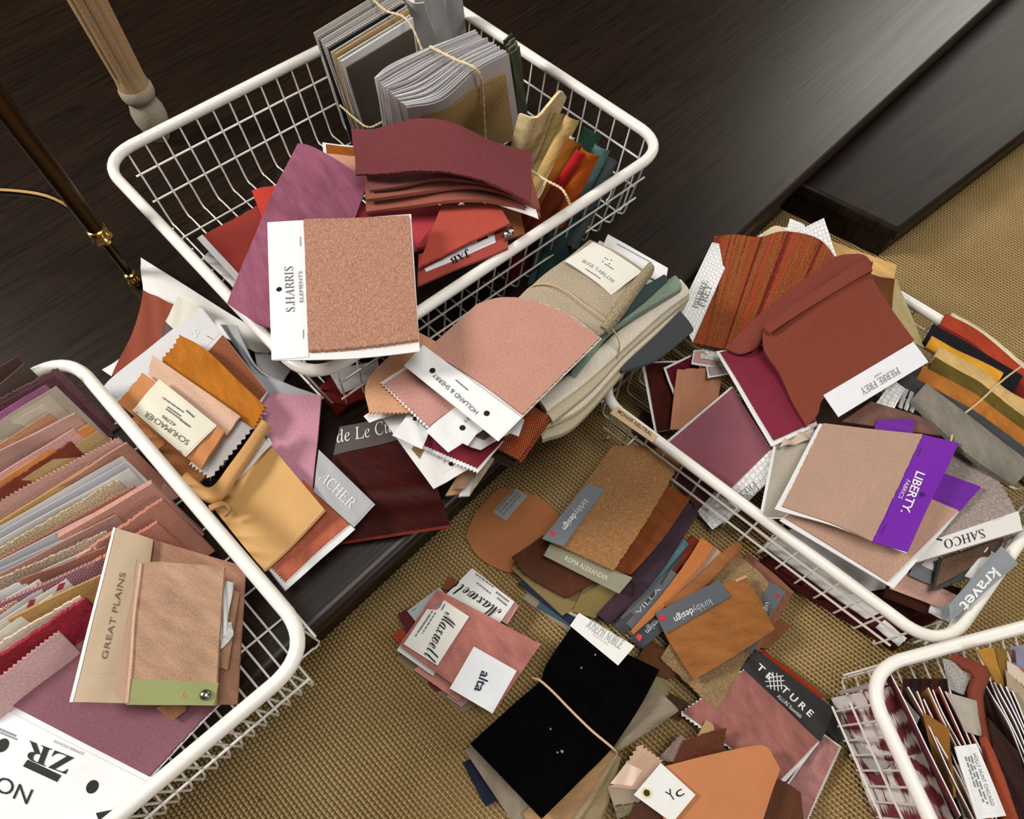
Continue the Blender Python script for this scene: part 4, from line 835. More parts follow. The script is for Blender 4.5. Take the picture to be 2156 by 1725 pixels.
# lower layers seen through the front wires and below the rim
for i, (c, nm, q, z) in enumerate([
    ('#421510', 'dark maroon velvet', [(1590, 1190), (1880, 1372), (1990, 1290), (1700, 1100)], .008), ('#54201a', 'wine velvet', [(1640, 1200), (1860, 1340), (1960, 1280), (1700, 1120)], .016),
    ('#e4e2df', 'white card', [(1604, 1150), (1822, 1305), (1900, 1270), (1680, 1110)], .024), ('#2e1a14', 'black brown cloth', [(1700, 1150), (1900, 1300), (2000, 1260), (1800, 1120)], .030),
    ('#dcd9d6', 'white paper', [(1622, 1135), (1790, 1252), (1900, 1235), (1700, 1100)], .036)]):
    sw('sample_card' if 'white' in nm else 'fabric_swatch', nm + ' lying low in the right basket behind its front wires', 'fabric swatch', q, z, M('paper', c) if 'white' in nm else M('velvet', c), .003, wav=.001, group='layers low in the right basket')
sw('sample_card', 'small white card at the lower corner of the right basket, behind the wires', 'sample card', [(1842, 1322), (1892, 1362), (1908, 1345), (1862, 1305)], .026, WHITE(), .001)
sw('fabric_swatch', 'mauve cloth low behind the front wires of the right basket', 'fabric swatch', [(1425, 1010, .012), (1475, 1085, .012), (1540, 1050, .03), (1440, 960, .03)], None, Fd('#7a4450'), .002)
sw('sample_card', 'cane patterned label low behind the front wires of the right basket', 'sample card', [(1468, 1078, .018), (1500, 1116, .018), (1560, 1075, .036), (1505, 1035, .036)], None, CANE(), .001)
sw('fabric_swatch', 'plum velvet lying deep inside the left end of the right basket', 'fabric swatch', [(1330, 910, .010), (1380, 945, .010), (1420, 880, .010), (1350, 870, .010)], None, M('velvet', '#4a2838'), .003)
for i, (c, nm) in enumerate([('#2c1512', 'black brown'), ('#4a2a20', 'brown'), ('#6a4436', 'rust brown'), ('#3a211c', 'umber'), ('#5a3a30', 'cocoa')]):
    sw('fabric_swatch', nm + ' cloth buried in the middle layers of the right basket', 'fabric swatch', [(1480 + 20 * i, 950, .012 + .009 * i), (1860, 1180 + 10 * i, .012 + .009 * i), (2060, 950, .012 + .009 * i), (1660, 720 + 10 * i, .012 + .009 * i)], None, Fd(c), .007, wav=.002, group='middle layers of the right basket')
# leaning pieces at the left end
sw('fabric_swatch', 'chocolate brown velvet card with a white edge standing at the left of the right basket', 'fabric swatch', [(1378, 912, .058), (1440, 900, .062), (1430, 760, .098), (1350, 762, .098)], None, WHITE(), .001, kids=[K('fabric', [(1383, 910), (1440, 898), (1430, 764), (1357, 766)], M('velvet', '#40170f'), t=.002)])
sw('fabric_swatch', 'dark wine velvet card with a white edge behind the salmon linen swatch', 'fabric swatch', [(1420, 840, .086), (1480, 820, .086), (1460, 745, .102), (1396, 775, .102)], None, WHITE(), .001, kids=[K('fabric', [(1421, 828), (1480, 810), (1462, 748), (1402, 778)], M('velvet', '#58131e'), t=.002)])
sw('fabric_swatch', 'salmon slubbed linen swatch standing left of the mauve pinked one', 'fabric swatch', [(1410, 905, .070), (1500, 905, .076), (1522, 772, .104), (1424, 778, .104)], None, M('linen', '#c98c6c'), .003, fray='t')
sw('fabric_swatch', 'small pale pink pinked card behind the salmon linen swatch', 'fabric swatch', [(1455, 768, .108), (1515, 778, .108), (1524, 735, .112), (1460, 738, .112)], None, WHITE(), .0008, pink='b', tooth=.003, amp=.001, kids=[K('fabric', [(1459, 763), (1512, 772), (1520, 738), (1463, 741)], Fd('#caa097'), t=.001)])
sw('sample_card', 'small cane patterned card above the lilac pinked card', 'sample card', [(1474, 755, .1115), (1530, 764, .1115), (1534, 728, .1135), (1478, 730, .1135)], None, CANE(), .0008)
sw('fabric_swatch', 'small lilac grey pinked card beside the mauve swatch', 'fabric swatch', [(1490, 798, .109), (1532, 790, .109), (1530, 770, .109), (1486, 770, .109)], None, WHITE(), .0008, pink='b', tooth=.003, amp=.001, kids=[K('fabric', [(1494, 793), (1530, 786), (1528, 772), (1490, 774)], Fd('#a89a9c'), t=.001)])
o, p = sw('fabric_swatch', 'dusty mauve swatch with pinked white edges and a cane patterned label, under the front rim', 'fabric swatch', [(1541, 812, .116), (1398, 932, .078), (1556, 1074, .056), (1650, 985, .108)], None, WHITE(), .001, pink='bl', tooth=.003, amp=.0012, kids=[
    K('fabric', [(1541, 818), (1404, 934), (1535, 1032), (1624, 945)], Fd('#8e5460'), t=.0016, pink='b', tooth=.003, amp=.0012),
    K('label_tab', [(1622, 948), (1536, 1035), (1556, 1072), (1648, 985)], CANE(), t=.0006, text=[('FREY', (1588, 1013), (1552, 1040), 12, gi, 'r'), ('PIERRE', (1596, 1024), (1562, 1050), 10, gi, 'r')])])
# back of the basket
sw('sample_card', 'cane patterned card standing tallest behind the striped rust knit', 'sample card', [(1690, 560, .128), (1760, 540, .128), (1734, 460, .135), (1684, 484, .135)], None, CANE(), .001)
sw('sample_card', 'cane patterned card half hidden left of the tallest one', 'sample card', [(1640, 540, .124), (1700, 520, .124), (1694, 474, .130), (1663, 461, .130)], None, CANE(), .001)
sw('fabric_swatch', 'cream rounded tip of cloth behind the striped rust knit', 'fabric swatch', [(1600, 530, .122), (1680, 520, .122), (1660, 490, .126), (1606, 492, .126)], None, Fd('#d9c7a4'), .003, {'DC': [(1632, 478, .127)]})
for i, (lb, q, m, z) in enumerate([
    ('tan velvet sheet at the back of the right basket', [(1745, 610), (1878, 620), (1886, 560), (1738, 506)], M('velvet', '#c9a066'), .108), ('sand beige sheet under the tan velvet at the back', [(1760, 640), (1882, 640), (1890, 590), (1780, 560)], M('felt', '#c2a878'), .102),
    ('dark brown velvet corner right of the rust cloth', [(1840, 640), (1876, 655), (1882, 590), (1830, 580)], M('velvet', '#6a3f20'), .113), ('khaki beige cloth along the right edge of the rust cloth', [(1900, 715), (1945, 735), (1890, 600), (1850, 590)], M('felt', '#bfae7c'), .110)]):
    sw('fabric_swatch', lb, 'fabric swatch', q, z, m, .002)
# striped rust knit with cane label
o, p = sw('fabric_swatch', 'rust and ochre striped chunky knit with a cane patterned label at its left edge', 'fabric swatch', [(1458, 725, .122), (1660, 765, .122), (1768, 560, .128), (1504, 500, .132)], None, M('knit', '#915c28', '#b0432c'), .003, {'DC': [(1548, 497, .138), (1600, 503, .137), (1650, 491, .139), (1724, 506, .135)]}, .001)
part(o, p, K('label_tab', [(1428, 660), (1458, 722), (1545, 522), (1499, 511)], CANE(), z=.1345, t=.0008, text=[('PIERRE', (1468, 652), (1490, 594), 12, gi, 'r'), ('FREY', (1482, 650), (1500, 604), 16, gi, 'r')]), 0)
# burgundy pinked
sw('fabric_swatch', 'burgundy cloth with white pinked edges under the draped rust cloth', 'fabric swatch', [(1623, 943, .127), (1722, 897, .128), (1640, 720, .130), (1506, 741, .130)], None, WHITE(), .0009, pink='bl', tooth=.003, amp=.0012, kids=[
    K('fabric', [(1627, 930), (1716, 890), (1638, 726), (1515, 744)], Fd('#7e1f36'), t=.0018, pink='bl', tooth=.003, amp=.0012)])
# draped rust cloth, two flaps
sw('fabric_swatch', 'back flap of the draped rust wool cloth, folded over the striped knit', 'fabric swatch', [(1524, 735, .136), (1618, 690, .142), (1832, 556, .150), (1762, 546, .142)], None, M('weave', '#843e33', s=2600), .003, {'AB': [(1561, 748, .137), (1590, 728, .138), (1606, 700, .139)], 'DC': [(1790, 538, .150), (1815, 540, .154)], 'AD': [(1590, 672, .142), (1680, 600, .146)]}, .0008)
o, p = sw('fabric_swatch', 'draped rust wool cloth with a white label printed upside down along its right edge', 'fabric swatch', [(1834, 552, .155), (1606, 690, .150), (1698, 900, .133), (1922, 719, .142)], None, M('weave', '#86402f', s=2600), .003, {'BC': [(1608, 740, .148), (1640, 790, .140), (1668, 850, .135)], 'DC': [(1830, 776, .142), (1737, 836, .142), (1722, 872, .138)], 'AB': [(1790, 590, .160), (1700, 640, .160)], 'AD': [(1836, 595, .152)]}, .0012)
part(o, p, K('roll_fold', [(1606, 690), (1620, 705), (1836, 572), (1826, 545)], M('weave', '#86402f', s=2600), z=.158, t=.002, bul=.007), 0)
part(o, p, K('label_tab', [(1922, 721), (1733, 833), (1765, 879), (1954, 763)], M('paper', '#e9e9ee'), z=.1455, t=.0009, text=[('PIERRE FREY', (1888, 774), (1809, 821), 15, gi, 'r'), ('PARIS', (1854, 784), (1838, 794), 4, gi, 'i')]), 0)
# right end: fanned velvets
for i, (lb, pts, wd, c, z) in enumerate([
    ('cream edged velvet outermost at the back of the fan', [(1995, 672), (2060, 712), (2170, 800)], 22, '#cfc0a0', .100),
    ('rust red velvet at the back of the fan', [(1978, 682), (2050, 722), (2165, 820)], 38, '#9c3a22', .104),
    ('dark red velvet edge beside the black velvet', [(1966, 698), (2040, 742), (2165, 850)], 24, '#6e1c18', .107),
    ('black velvet in the fan at the right', [(1950, 706), (2030, 752), (2135, 815)], 44, '#17151a', .110),
    ('ochre yellow velvet strip in the fan', [(1950, 724), (2010, 756), (2100, 800)], 26, '#c98f2c', .112),
    ('light tan velvet in the fan', [(1962, 752), (2050, 800), (2110, 846), (2175, 880)], 40, '#c2a26a', .114),
    ('dark olive velvet in the fan', [(1955, 770), (2040, 818), (2075, 846), (2175, 920)], 34, '#5c4c1e', .115),
    ('orange brown velvet strip in the fan', [(1930, 790), (2020, 838), (2060, 862), (2175, 948)], 34, '#a5672c', .115),
    ('dark grey velvet in the fan', [(1890, 800), (2000, 838), (2060, 900), (2175, 960)], 66, '#3f4042', .113),
    ('charcoal cloth low in the fan', [(2010, 905), (2090, 925), (2180, 1000)], 70, '#37383a', .108)]):
    strip(lb + ' of the right basket', [(x, y, z) for x, y in pts], wd, M('velvet', c), .005, group=RB)
sw('sample_card', 'cream card tucked under the grey velvets in the right basket', 'sample card', [(1952, 852, .116), (2004, 882, .116), (2022, 860, .116), (1962, 832, .116)], None, cr, .001)
sw('sample_card', 'cane patterned card peeping out below the white rust label', 'sample card', [(1840, 855, .126), (1878, 868, .126), (1905, 820, .126), (1880, 800, .126)], None, CANE(), .001)
for i in range(3): sw('sample_card', ['silver grey card edge nearest the cane patterned card', 'middle silver grey card edge beside the taupe velvet roll', 'silver grey card edge nearest the taupe velvet roll'][i], 'sample card', [(1890 + i * 12, 858 + i * 4, .121), (1898 + i * 12, 862 + i * 4, .121), (1912 + i * 12, 822 + i * 6, .121), (1904 + i * 12, 818 + i * 6, .121)], None, M('paper', '#b9babd'), .001)
strip('taupe grey velvet roll across the fan in the right basket', [(1930, 830, .125), (1985, 880, .128), (2050, 935, .126), (2140, 1000, .112)], [46, 58, 66, 60], M('velvet', '#7d776d'), .006, bul=.006, name='rolled_swatch')
band('rubber_band', 'pale string tied across the fanned velvets', 'string', [(2150, 772, .126), (2110, 802, .134), (2060, 848, .135), (2016, 886, .136), (2002, 930, .136), (1995, 960, .128)], .0011, M('cord', '#cdb68c'))
# pieces under the cards
sw('fabric_swatch', 'brown mauve velvet swatch at the top of the purple labelled cards', 'fabric swatch', [(1770, 890, .128), (1980, 920, .125), (1996, 898, .125), (1832, 848, .128)], None, M('velvet', '#6f5048'), .003)
sw('sample_card', 'topmost hidden purple label showing as a short strip behind the largest purple labelled card', 'label card', [(1840, 906, .1325), (1920, 915, .1325), (1925, 883, .1325), (1846, 884, .1325)], None, M('paper', '#6a1d98'), .001)
sw('fabric_swatch', 'pale greige cloth with a white edge left of the purple labelled cards', 'fabric swatch', [(1598, 1092, .096), (1700, 1095, .112), (1730, 900, .128), (1628, 938, .120)], None, WHITE(), .001, kids=[K('fabric', [(1606, 1088), (1700, 1090), (1728, 904), (1634, 938)], Fd('#b3aa9c'), t=.002)])
sw('fabric_swatch', 'crumpled cream cloth edge under the burgundy swatch', 'fabric swatch', [(1640, 944, .1275), (1700, 930, .1275), (1716, 900, .1275), (1664, 908, .122)], None, Fd('#cdb9a6'), .002, wav=.002)
# lower right corner stack
sw('fabric_swatch', 'dark brown velvet lying low at the front corner of the right basket', 'fabric swatch', [(1856, 1258, .060), (1996, 1312, .060), (2020, 1240, .064), (1880, 1200, .064)], None, M('velvet', '#3a1a12'), .003)
sw('sample_card', 'white card corner beside the grey lower case label', 'sample card', [(1954, 1290, .066), (1998, 1312, .066), (2010, 1290, .066), (1960, 1270, .066)], None, WHITE(), .001)
sw('fabric_swatch', 'pale pink suede strip under the largest purple labelled cards', 'fabric swatch', [(1872, 1240, .070), (2002, 1290, .070), (2014, 1255, .072), (1900, 1200, .074)], None, Fd('#cfa595'), .002)
sw('sample_card', 'grey label corner low under the brown nubby swatch', 'label card', [(1912, 1212, .078), (1968, 1236, .078), (1996, 1190, .080), (1930, 1175, .080)], None, M('paper', '#85898f'), .001)
sw('sample_card', 'white card with a staple under the brown nubby swatch', 'sample card', [(1938, 1190, .081), (1990, 1215, .081), (2006, 1196, .081), (1960, 1172, .081)], None, WHITE(), .001)
sw('fabric_swatch', 'brown nubby cloth with a grey frayed edge below the white label printed SAHCO', 'fabric swatch', [(1962, 1248, .085), (2090, 1200, .083), (2110, 1130, .086), (1972, 1180, .088)], None, M('boucle', '#5d5a56', s=500), .003, fray='b', amp=.003, kids=[K('fabric', [(1966, 1236), (2070, 1180), (2106, 1134), (1978, 1180)], M('boucle', '#a97f64', s=600), t=.0012)])
sw('sample_card', 'white paper tucked beside the grey lower case label', 'sample card', [(2030, 1214, .089), (2058, 1222, .089), (2096, 1170, .089), (2078, 1152, .089)], None, WHITE(), .001)
o, p = sw('label_card', 'grey label printed kravet in white at the corner of the right basket', 'label card', [(2108, 1150, .107), (1996, 1275, .103), (2000, 1310, .103), (2142, 1188, .107)], None, M('paper', '#8b9096'), .001, None, kids=[K('print_panel', [(2108, 1158), (2010, 1265), (2006, 1298), (2134, 1188)], M('paper', '#8b9096'), t=.0002, text=[('kravet', (2088, 1195), (2016, 1275), 26, WHITE(), 'B')])])
sw('label_card', 'short foot of grey card folded under the grey lower case label', 'label card', [(1968, 1292, .087), (1998, 1312, .087), (2012, 1282, .087), (1990, 1276, .087)], None, M('paper', '#9da2a8'), .001)
# SAHCO
o, p = sw('fabric_swatch', 'pinkish grey nubby swatch with pinked edge and white label printed SAHCO', 'fabric swatch', [(2046, 932, .112), (1905, 1010, .112), (1926, 1188, .108), (2150, 1120, .108)], None, M('boucle', '#dfc9bf', s=700), .003, {'AD': [(2092, 1000, .110), (2134, 1074, .106)]}, pink='l', tooth=.005, amp=.002, kids=[
    K('label_tab', [(2138, 1079), (1925, 1151), (1926, 1186), (2149, 1119)], M('paper', '#e3e0dc'), t=.0008, text=[('SAHCO', (2064, 1117), (1981, 1141), 19, INK(), 'r')], staples=[(2086, 1098, 2110, 1090)])])
part(o, p, K('print_bar', [(1979, 1139), (1966, 1135), (1965, 1138), (1978, 1142)], INK(), t=.0002, off=.001), .0032)
sw('fabric_swatch', 'coral pink pinked corner beside the taupe velvet roll', 'fabric swatch', [(2050, 985, .106), (2100, 1010, .106), (2114, 985, .106), (2070, 960, .106)], None, Fd('#b5766a'), .002, pink='r')
# purple labelled cards
o, p = sw('fabric_swatch', 'lower memo card with rose beige cloth and a plain purple label at its right', 'fabric swatch', [(1815, 945, .121), (1640, 1097, .117), (1880, 1240, .112), (2062, 1028, .116)], None, WHITE(), .0012, kids=[
    K('fabric', [(1815, 950), (1650, 1092), (1866, 1226), (2020, 1072)], Fd('#b8937f'), t=.002), K('purple_label', [(1985, 1000), (1950, 1050), (2018, 1078), (2061, 1028)], M('paper', '#6c1f9c'), t=.0022, staples=[(1978, 1055, 2004, 1066)])])
o, p = sw('fabric_swatch', 'largest memo card with beige cloth and a purple label printed LIBERTY', 'fabric swatch', [(1724, 893, .140), (1630, 1073, .136), (1906, 1166, .134), (2017, 935, .136)], None, WHITE(), .0012, {'BC': [(1720, 1098, .136), (1790, 1122, .139)]}, .0008, kids=[
    K('fabric', [(1730, 894), (1644, 1068), (1834, 1142), (1940, 918)], M('linen', '#c09c88'), t=.0022, fray='tb', amp=.0012),
    K('purple_label', [(1940, 918), (1833, 1142), (1907, 1164), (2016, 935)], M('paper', '#7420a8'), t=.0012, staples=[(1936, 945, 1928, 964), (1860, 1108, 1853, 1126)],
      text=[('LIBERTY.', (1926, 994), (1893, 1079), 19, WHITE(), 'B'), ('FABRICS', (1905, 1012), (1887, 1050), 9, WHITE())])])
lb_ = [c for c in o.children if c.name.startswith('purple_label')][0]
disc(p, lb_, 'punched_hole', 1938, 1043, 5, M('flat', '#3a1066'), .0034)
# rim name label
o, p = None, None
pl = Patch([(1297, 859, .1025), (1384, 922, .1025), (1376, 930, .1025), (1287, 868, .1025)], None, None, 0, .0008, 1)
lab = pl.sheet('rim_label', M('paper', '#d9bd95'), B3, ((0, -.3), (1, -.3), (1, 1.3), (0, 1.3)), 0, .0006); lab['label'] = 'tan paper name label on the rim'
lettering(pl, lab, 'MOHAIR NEUTRAL', (1299, 870), (1370, 920), 8, M('flat', '#5a4632'), 'B', .0012)

# ---------------------------------------------------------------- loose pile on the carpet in the middle
sw('fabric_swatch', 'tan suede hide piece with a small grey cloth tag lying flat on the carpet', 'fabric swatch', [(980, 1132, .001), (1092, 1212, .001), (1185, 1095, .001), (1052, 1030, .001)], None, M('leather', '#a9693c'), .003, {'AB': [(1005, 1172, .001), (1050, 1200, .001)], 'AD': [(996, 1092, .001), (1022, 1058, .001)], 'DC': [(1100, 1036, .001), (1145, 1056, .001)]}, .0008, kids=[
    K('cloth_tag', [(1037, 1082), (1066, 1100), (1111, 1047), (1084, 1032)], M('linen', '#a9a8a6'), t=.0012, label='small grey cloth tag', text=[('#', (1048, 1078), (1084, 1038), 3, gi), ('#', (1054, 1083), (1092, 1042), 3, gi), ('#', (1060, 1088), (1098, 1046), 3, gi)])])
for i, (lb, q, m, z, t) in enumerate([
    ('grey beige cloth lying lowest beside the navy piece on the carpet', [(1100, 1262), (1196, 1332), (1230, 1290), (1140, 1215)], Fd('#8f8672'), .002, .003),
    ('blue edged cloth under the navy piece on the carpet', [(1130, 1280), (1204, 1322), (1240, 1280), (1160, 1230)], Fd('#3f5566'), .006, .003),
    ('navy denim folded edge under the khaki cloths', [(1090, 1230), (1205, 1318), (1250, 1270), (1130, 1210)], M('linen', '#27324a'), .010, .005),
    ('khaki cloth sheet below the dark brown velvet', [(1077, 1200), (1184, 1298), (1262, 1240), (1140, 1150)], M('linen', '#8f7c50'), .017, .003),
    ('second khaki cloth folded, beside the white label of the black velvet', [(1205, 1290), (1252, 1304), (1296, 1250), (1240, 1210)], M('linen', '#8a7748'), .021, .005),
    ('beige lace edged card between the khaki cloths', [(1190, 1290), (1215, 1302), (1240, 1270), (1210, 1255)], M('speck', '#a79c84', '#d0c8b4'), .015, .002)]):
    sw('fabric_swatch', lb, 'fabric swatch', [(x, y, z) for x, y in q], None, m, t, wav=.0005)
sw('fabric_swatch', 'dark brown velvet with a furry edge between the tan suede and the khaki cloths', 'fabric swatch', [(1077, 1176, .028), (1188, 1262, .026), (1262, 1222, .028), (1146, 1128, .032)], None, M('velvet', '#4d2c1e'), .005, {'AB': [(1110, 1216, .027)]}, .001, fray='b')
# fan of strips to the right
FN = 'strips fanned out on the carpet between the camel swatches'
for i, (lb, pts, wd, m, z) in enumerate([
    ('dark plum velvet strip', [(1268, 1306), (1360, 1210), (1456, 1072)], [34, 44, 36], M('velvet', '#3d2c36'), .030),
    ('charcoal folded strip next to the plum velvet', [(1300, 1330), (1360, 1262), (1420, 1170)], 34, Fd('#454448'), .024),
    ('white paper strip', [(1360, 1270), (1400, 1215), (1440, 1175)], 20, M('paper', '#c8ccd4'), .020),
    ('teal velvet strip', [(1345, 1250), (1395, 1198), (1442, 1142)], 20, M('velvet', '#4e7078'), .026),
    ('dark rust velvet strip', [(1366, 1262), (1416, 1196), (1464, 1136)], 26, M('velvet', '#6e2a1c'), .023)]):
    strip(lb + ' in the fan on the carpet', [(x, y, z) for x, y in pts], wd, m, .003, FN, bul=.002)
o, p = sw('label_card', 'dark grey label card printed VILLA in the fan of strips on the carpet', 'label card', [(1305, 1302, .028), (1342, 1335, .028), (1432, 1215, .028), (1400, 1190, .028)], None, M('paper', '#5f6167'), .001, kids=[K('print_panel', [(1330, 1292), (1344, 1304), (1400, 1240), (1386, 1228)], M('paper', '#5f6167'), t=.0002, text=[('VILLA', (1343, 1296), (1392, 1242), 9, M('flat', '#b9bbc0'))])])
strip('orange suede strip standing on edge in the fan on the carpet', [(1330, 1334, .034), (1400, 1262, .036), (1455, 1195, .036), (1488, 1144, .036)], [10, 22, 30, 32], Fd('#b9713c'), .003, FN, bul=.001)
strip('pale pink tan strip behind the orange suede strip', [(1420, 1255, .030), (1470, 1200, .032), (1512, 1160, .032)], 22, Fd('#b9987e'), .002, FN, bul=.001)
strip('brown suede strip with a stitched edge above the camel swatch', [(1398, 1276, .034), (1460, 1240, .036), (1530, 1172, .038), (1556, 1150, .036)], [16, 26, 26, 20], M('velvet', '#8e5a36'), .004, FN, bul=.002)
strip('brown velvet under the dark label of the fan', [(1350, 1372, .012), (1398, 1400, .012), (1440, 1380, .012)], 60, M('velvet', '#5e3c24'), .004, FN)
o, p = sw('label_card', 'navy charcoal label with a red mark, partly hidden under the front camel swatch', 'label card', [(1326, 1342, .031), (1352, 1366, .029), (1408, 1318, .031), (1392, 1268, .033)], None, M('paper', '#39404a'), .001, kids=[K('print_panel', [(1332, 1344), (1352, 1362), (1402, 1316), (1384, 1290)], M('paper', '#39404a'), t=.0002, text=[('esign', (1380, 1304), (1356, 1328), 14, M('flat', '#c9ccd0'))]), K('red_mark', [(1338, 1340), (1346, 1352), (1352, 1340), (1342, 1334)], M('flat', '#d8402c'), t=.0004)])
# back-right velvets of the camel group
sw('fabric_swatch', 'brown velvet scrap low on the carpet right of the camel swatches', 'fabric swatch', [(1560, 1360, .004), (1616, 1368, .004), (1666, 1318, .004), (1610, 1296, .004)], None, M('velvet', '#87583a'), .003)
sw('fabric_swatch', 'pinkish brown velvet with piped edge behind the camel nubby swatch', 'fabric swatch', [(1500, 1290, .010), (1592, 1375, .010), (1668, 1248, .012), (1572, 1166, .014)], None, M('velvet', '#8f5f4e'), .005, bend=.002)
o, p = sw('fabric_swatch', 'light camel nubby swatch with a slate label at its right, under the front camel swatch', 'fabric swatch', [(1388, 1388, .020), (1506, 1498, .018), (1640, 1268, .022), (1540, 1162, .028)], None, M('boucle', '#c8a270', s=520), .004, {'DC': [(1590, 1200, .026), (1618, 1232, .024)]}, .0008, fray='b', kids=[
    K('slate_label', [(1600, 1262), (1617, 1299), (1650, 1248), (1618, 1228)], M('paper', '#60646b'), t=.0012, text=[('ug', (1608, 1270), (1604, 1288), 10, WHITE())]), K('slate_corner', [(1565, 1375), (1580, 1378), (1594, 1350), (1582, 1348)], M('paper', '#5a5d62'), t=.0012)])
disc(p, [c for c in o.children if c.name.startswith('slate_label')][0], 'red_mark', 1633, 1256, 4.5, M('flat', '#b8202c'), .0056)
o, p = sw('fabric_swatch', 'front camel velvet swatch with a slate label printed kirkbydesign upside down', 'fabric swatch', [(1566, 1213, .038), (1380, 1296, .036), (1458, 1433, .032), (1627, 1327, .032)], None, M('velvet', '#935e32', sh=.3), .005, {'BC': [(1412, 1360, .034)], 'CD': [], 'DC': [(1540, 1385, .034)]}, .0006, kids=[K('rolled_edge', None, M('felt', '#c99878'), uv=(.0, .0, .12, .05), t=.0014)])
part(o, p, K('slate_label', [(1513, 1222), (1379, 1291), (1400, 1335), (1539, 1256)], M('paper', '#595d64'), z=.0425, t=.0009, text=[('kirkby', (1494, 1261), (1456, 1281), 15, M('flat', '#a9adb2')), ('design', (1456, 1281), (1417, 1301), 15, M('flat', '#eceef0'))]), 0)
lb2 = [c for c in o.children if c.name.startswith('slate_label')][0]; pk = Patch([(1513, 1222), (1379, 1291), (1400, 1335), (1539, 1256)], .0425, None, 0)
part(lb2, pk, K('red_mark', [(1386, 1299), (1393, 1310), (1402, 1303), (1396, 1294)], M('flat', '#c62038'), t=.0003), .0011)
# top of the pile: alexander label velvet and the camel boucle
o, p = sw('fabric_swatch', 'rust brown velvet lying under the camel boucle with a grey green label strip', 'fabric swatch', [(1141, 1172, .042), (1328, 1212, .042), (1452, 1053, .046), (1300, 960, .046)], None, M('velvet', '#703c1c'), .004, {'BC': [(1392, 1140, .044)]})
part(o, p, K('label_tab', [(1145, 1171), (1303, 1251), (1332, 1217), (1158, 1146)], M('paper', '#8d8a74'), z=.0475, t=.0009, text=[('ROMA ALEXANDER', (1188, 1180), (1277, 1224), 10, M('flat', '#dcd8c4'))]), 0)
o, p = sw('fabric_swatch', 'camel brown boucle swatch with a slate label printed kirkbydesign down its left edge', 'fabric swatch', [(1290, 943, .060), (1144, 1136, .056), (1292, 1205, .054), (1437, 968, .062)], None, M('boucle', '#c98f55', s=460), .006, {'DC': [(1372, 1082, .058)], 'AD': [(1360, 946, .062)]}, .0008, fray='t', amp=.002)
part(o, p, K('slate_label', [(1236, 1019), (1141, 1135), (1186, 1151), (1273, 1031)], M('paper', '#6b7078'), z=.0655, t=.0009, text=[('kirkby', (1230, 1051), (1208, 1080), 13, M('flat', '#c0c4c8')), ('design', (1207, 1081), (1183, 1112), 13, M('flat', '#eef0f2'))]), 0)
lb2 = [c for c in o.children if c.name.startswith('slate_label')][0]; pk = Patch([(1236, 1019), (1141, 1135), (1186, 1151), (1273, 1031)], .0655, None, 0)
part(lb2, pk, K('red_mark', [(1156, 1120), (1164, 1131), (1170, 1124), (1162, 1118)], M('flat', '#c62038'), t=.0003), .0011)
strip('thin dark band loop at the end of the grey green label', [(1330, 1216, .046), (1340, 1232, .046), (1336, 1250, .044)], 3, Fd('#2f261c'), .001, name='rubber_band')
# ---- stack of pink swatches with handwritten cards
MX = 'small stack of pink swatches on the carpet'
for i, (lb, q, m, z, t) in enumerate([
    ('khaki card lowest in the small pink stack', [(832, 1388), (975, 1502), (1010, 1480), (880, 1360)], M('paper', '#8c7c58'), .001, .002),
    ('wine cloth corner low in the small pink stack', [(900, 1440), (920, 1458), (960, 1440), (930, 1410)], Fd('#6a2c30'), .004, .002),
    ('pale lilac cloth at the lower corner of the small pink stack', [(940, 1468), (972, 1490), (1000, 1465), (970, 1440)], Fd('#b89a9c'), .007, .003),
    ('orange red cloth corner at the left of the small pink stack', [(826, 1340), (850, 1370), (880, 1345), (842, 1325)], Fd('#a84630'), .006, .003),
    ('salmon pink folded cloth at the lower left of the small pink stack', [(872, 1412), (964, 1478), (1010, 1440), (910, 1380)], Fd('#d08f80'), .011, .005),
    ('dark wine cloth at the left of the small pink stack', [(838, 1294), (862, 1342), (930, 1290), (900, 1262)], M('velvet', '#5c2a30'), .014, .003),
    ('rust velvet corner at the top of the small pink stack', [(930, 1240), (960, 1250), (958, 1222), (944, 1215)], Fd('#8a4a2c'), .013, .003),
    ('pale pink cloth end right of the upper handwritten card', [(1050, 1306), (1068, 1318), (1092, 1278), (1078, 1264)], Fd('#cf9a92'), .016, .006)]):
    sw('fabric_swatch', lb, 'fabric swatch', [(x, y, z) for x, y in q], None, m, t, wav=.0004)
o, p = sw('label_card', 'white card with upside down handwriting at the top of the small pink stack', 'label card', [(1083, 1268, .026), (994, 1197, .026), (930, 1262, .026), (1040, 1330, .026)], None, M('paper', '#e9e8e4'), .001, kids=[K('print_panel', [(1076, 1268), (994, 1203), (938, 1260), (1040, 1320)], M('paper', '#e9e8e4'), t=.0002, text=[('Maxwell', (1057, 1286), (958, 1220), 34, INK(), 'w'), ('#', (1072, 1266), (1046, 1246), 4, gi), ('#', (1068, 1274), (1048, 1258), 4, gi), ('#', (1034, 1250), (1004, 1226), 3, gi), ('#', (1040, 1236), (1002, 1208), 3, gi)])])
sw('label_card', 'pale grey blue card with a staple left of the salmon suede', 'label card', [(857, 1287, .024), (880, 1316, .024), (948, 1262, .024), (925, 1238, .024)], None, M('paper', '#bcc2c6'), .001, kids=[K('print_panel', [(862, 1288), (880, 1308), (896, 1296), (878, 1276)], M('paper', '#bcc2c6'), t=.0002, staples=[(868, 1288, 876, 1282)])])
sw('sample_card', 'white paper strip under the lower left edge of the salmon suede', 'sample card', [(836, 1370, .026), (912, 1424, .024), (930, 1395, .024), (850, 1345, .026)], None, WHITE(), .001)
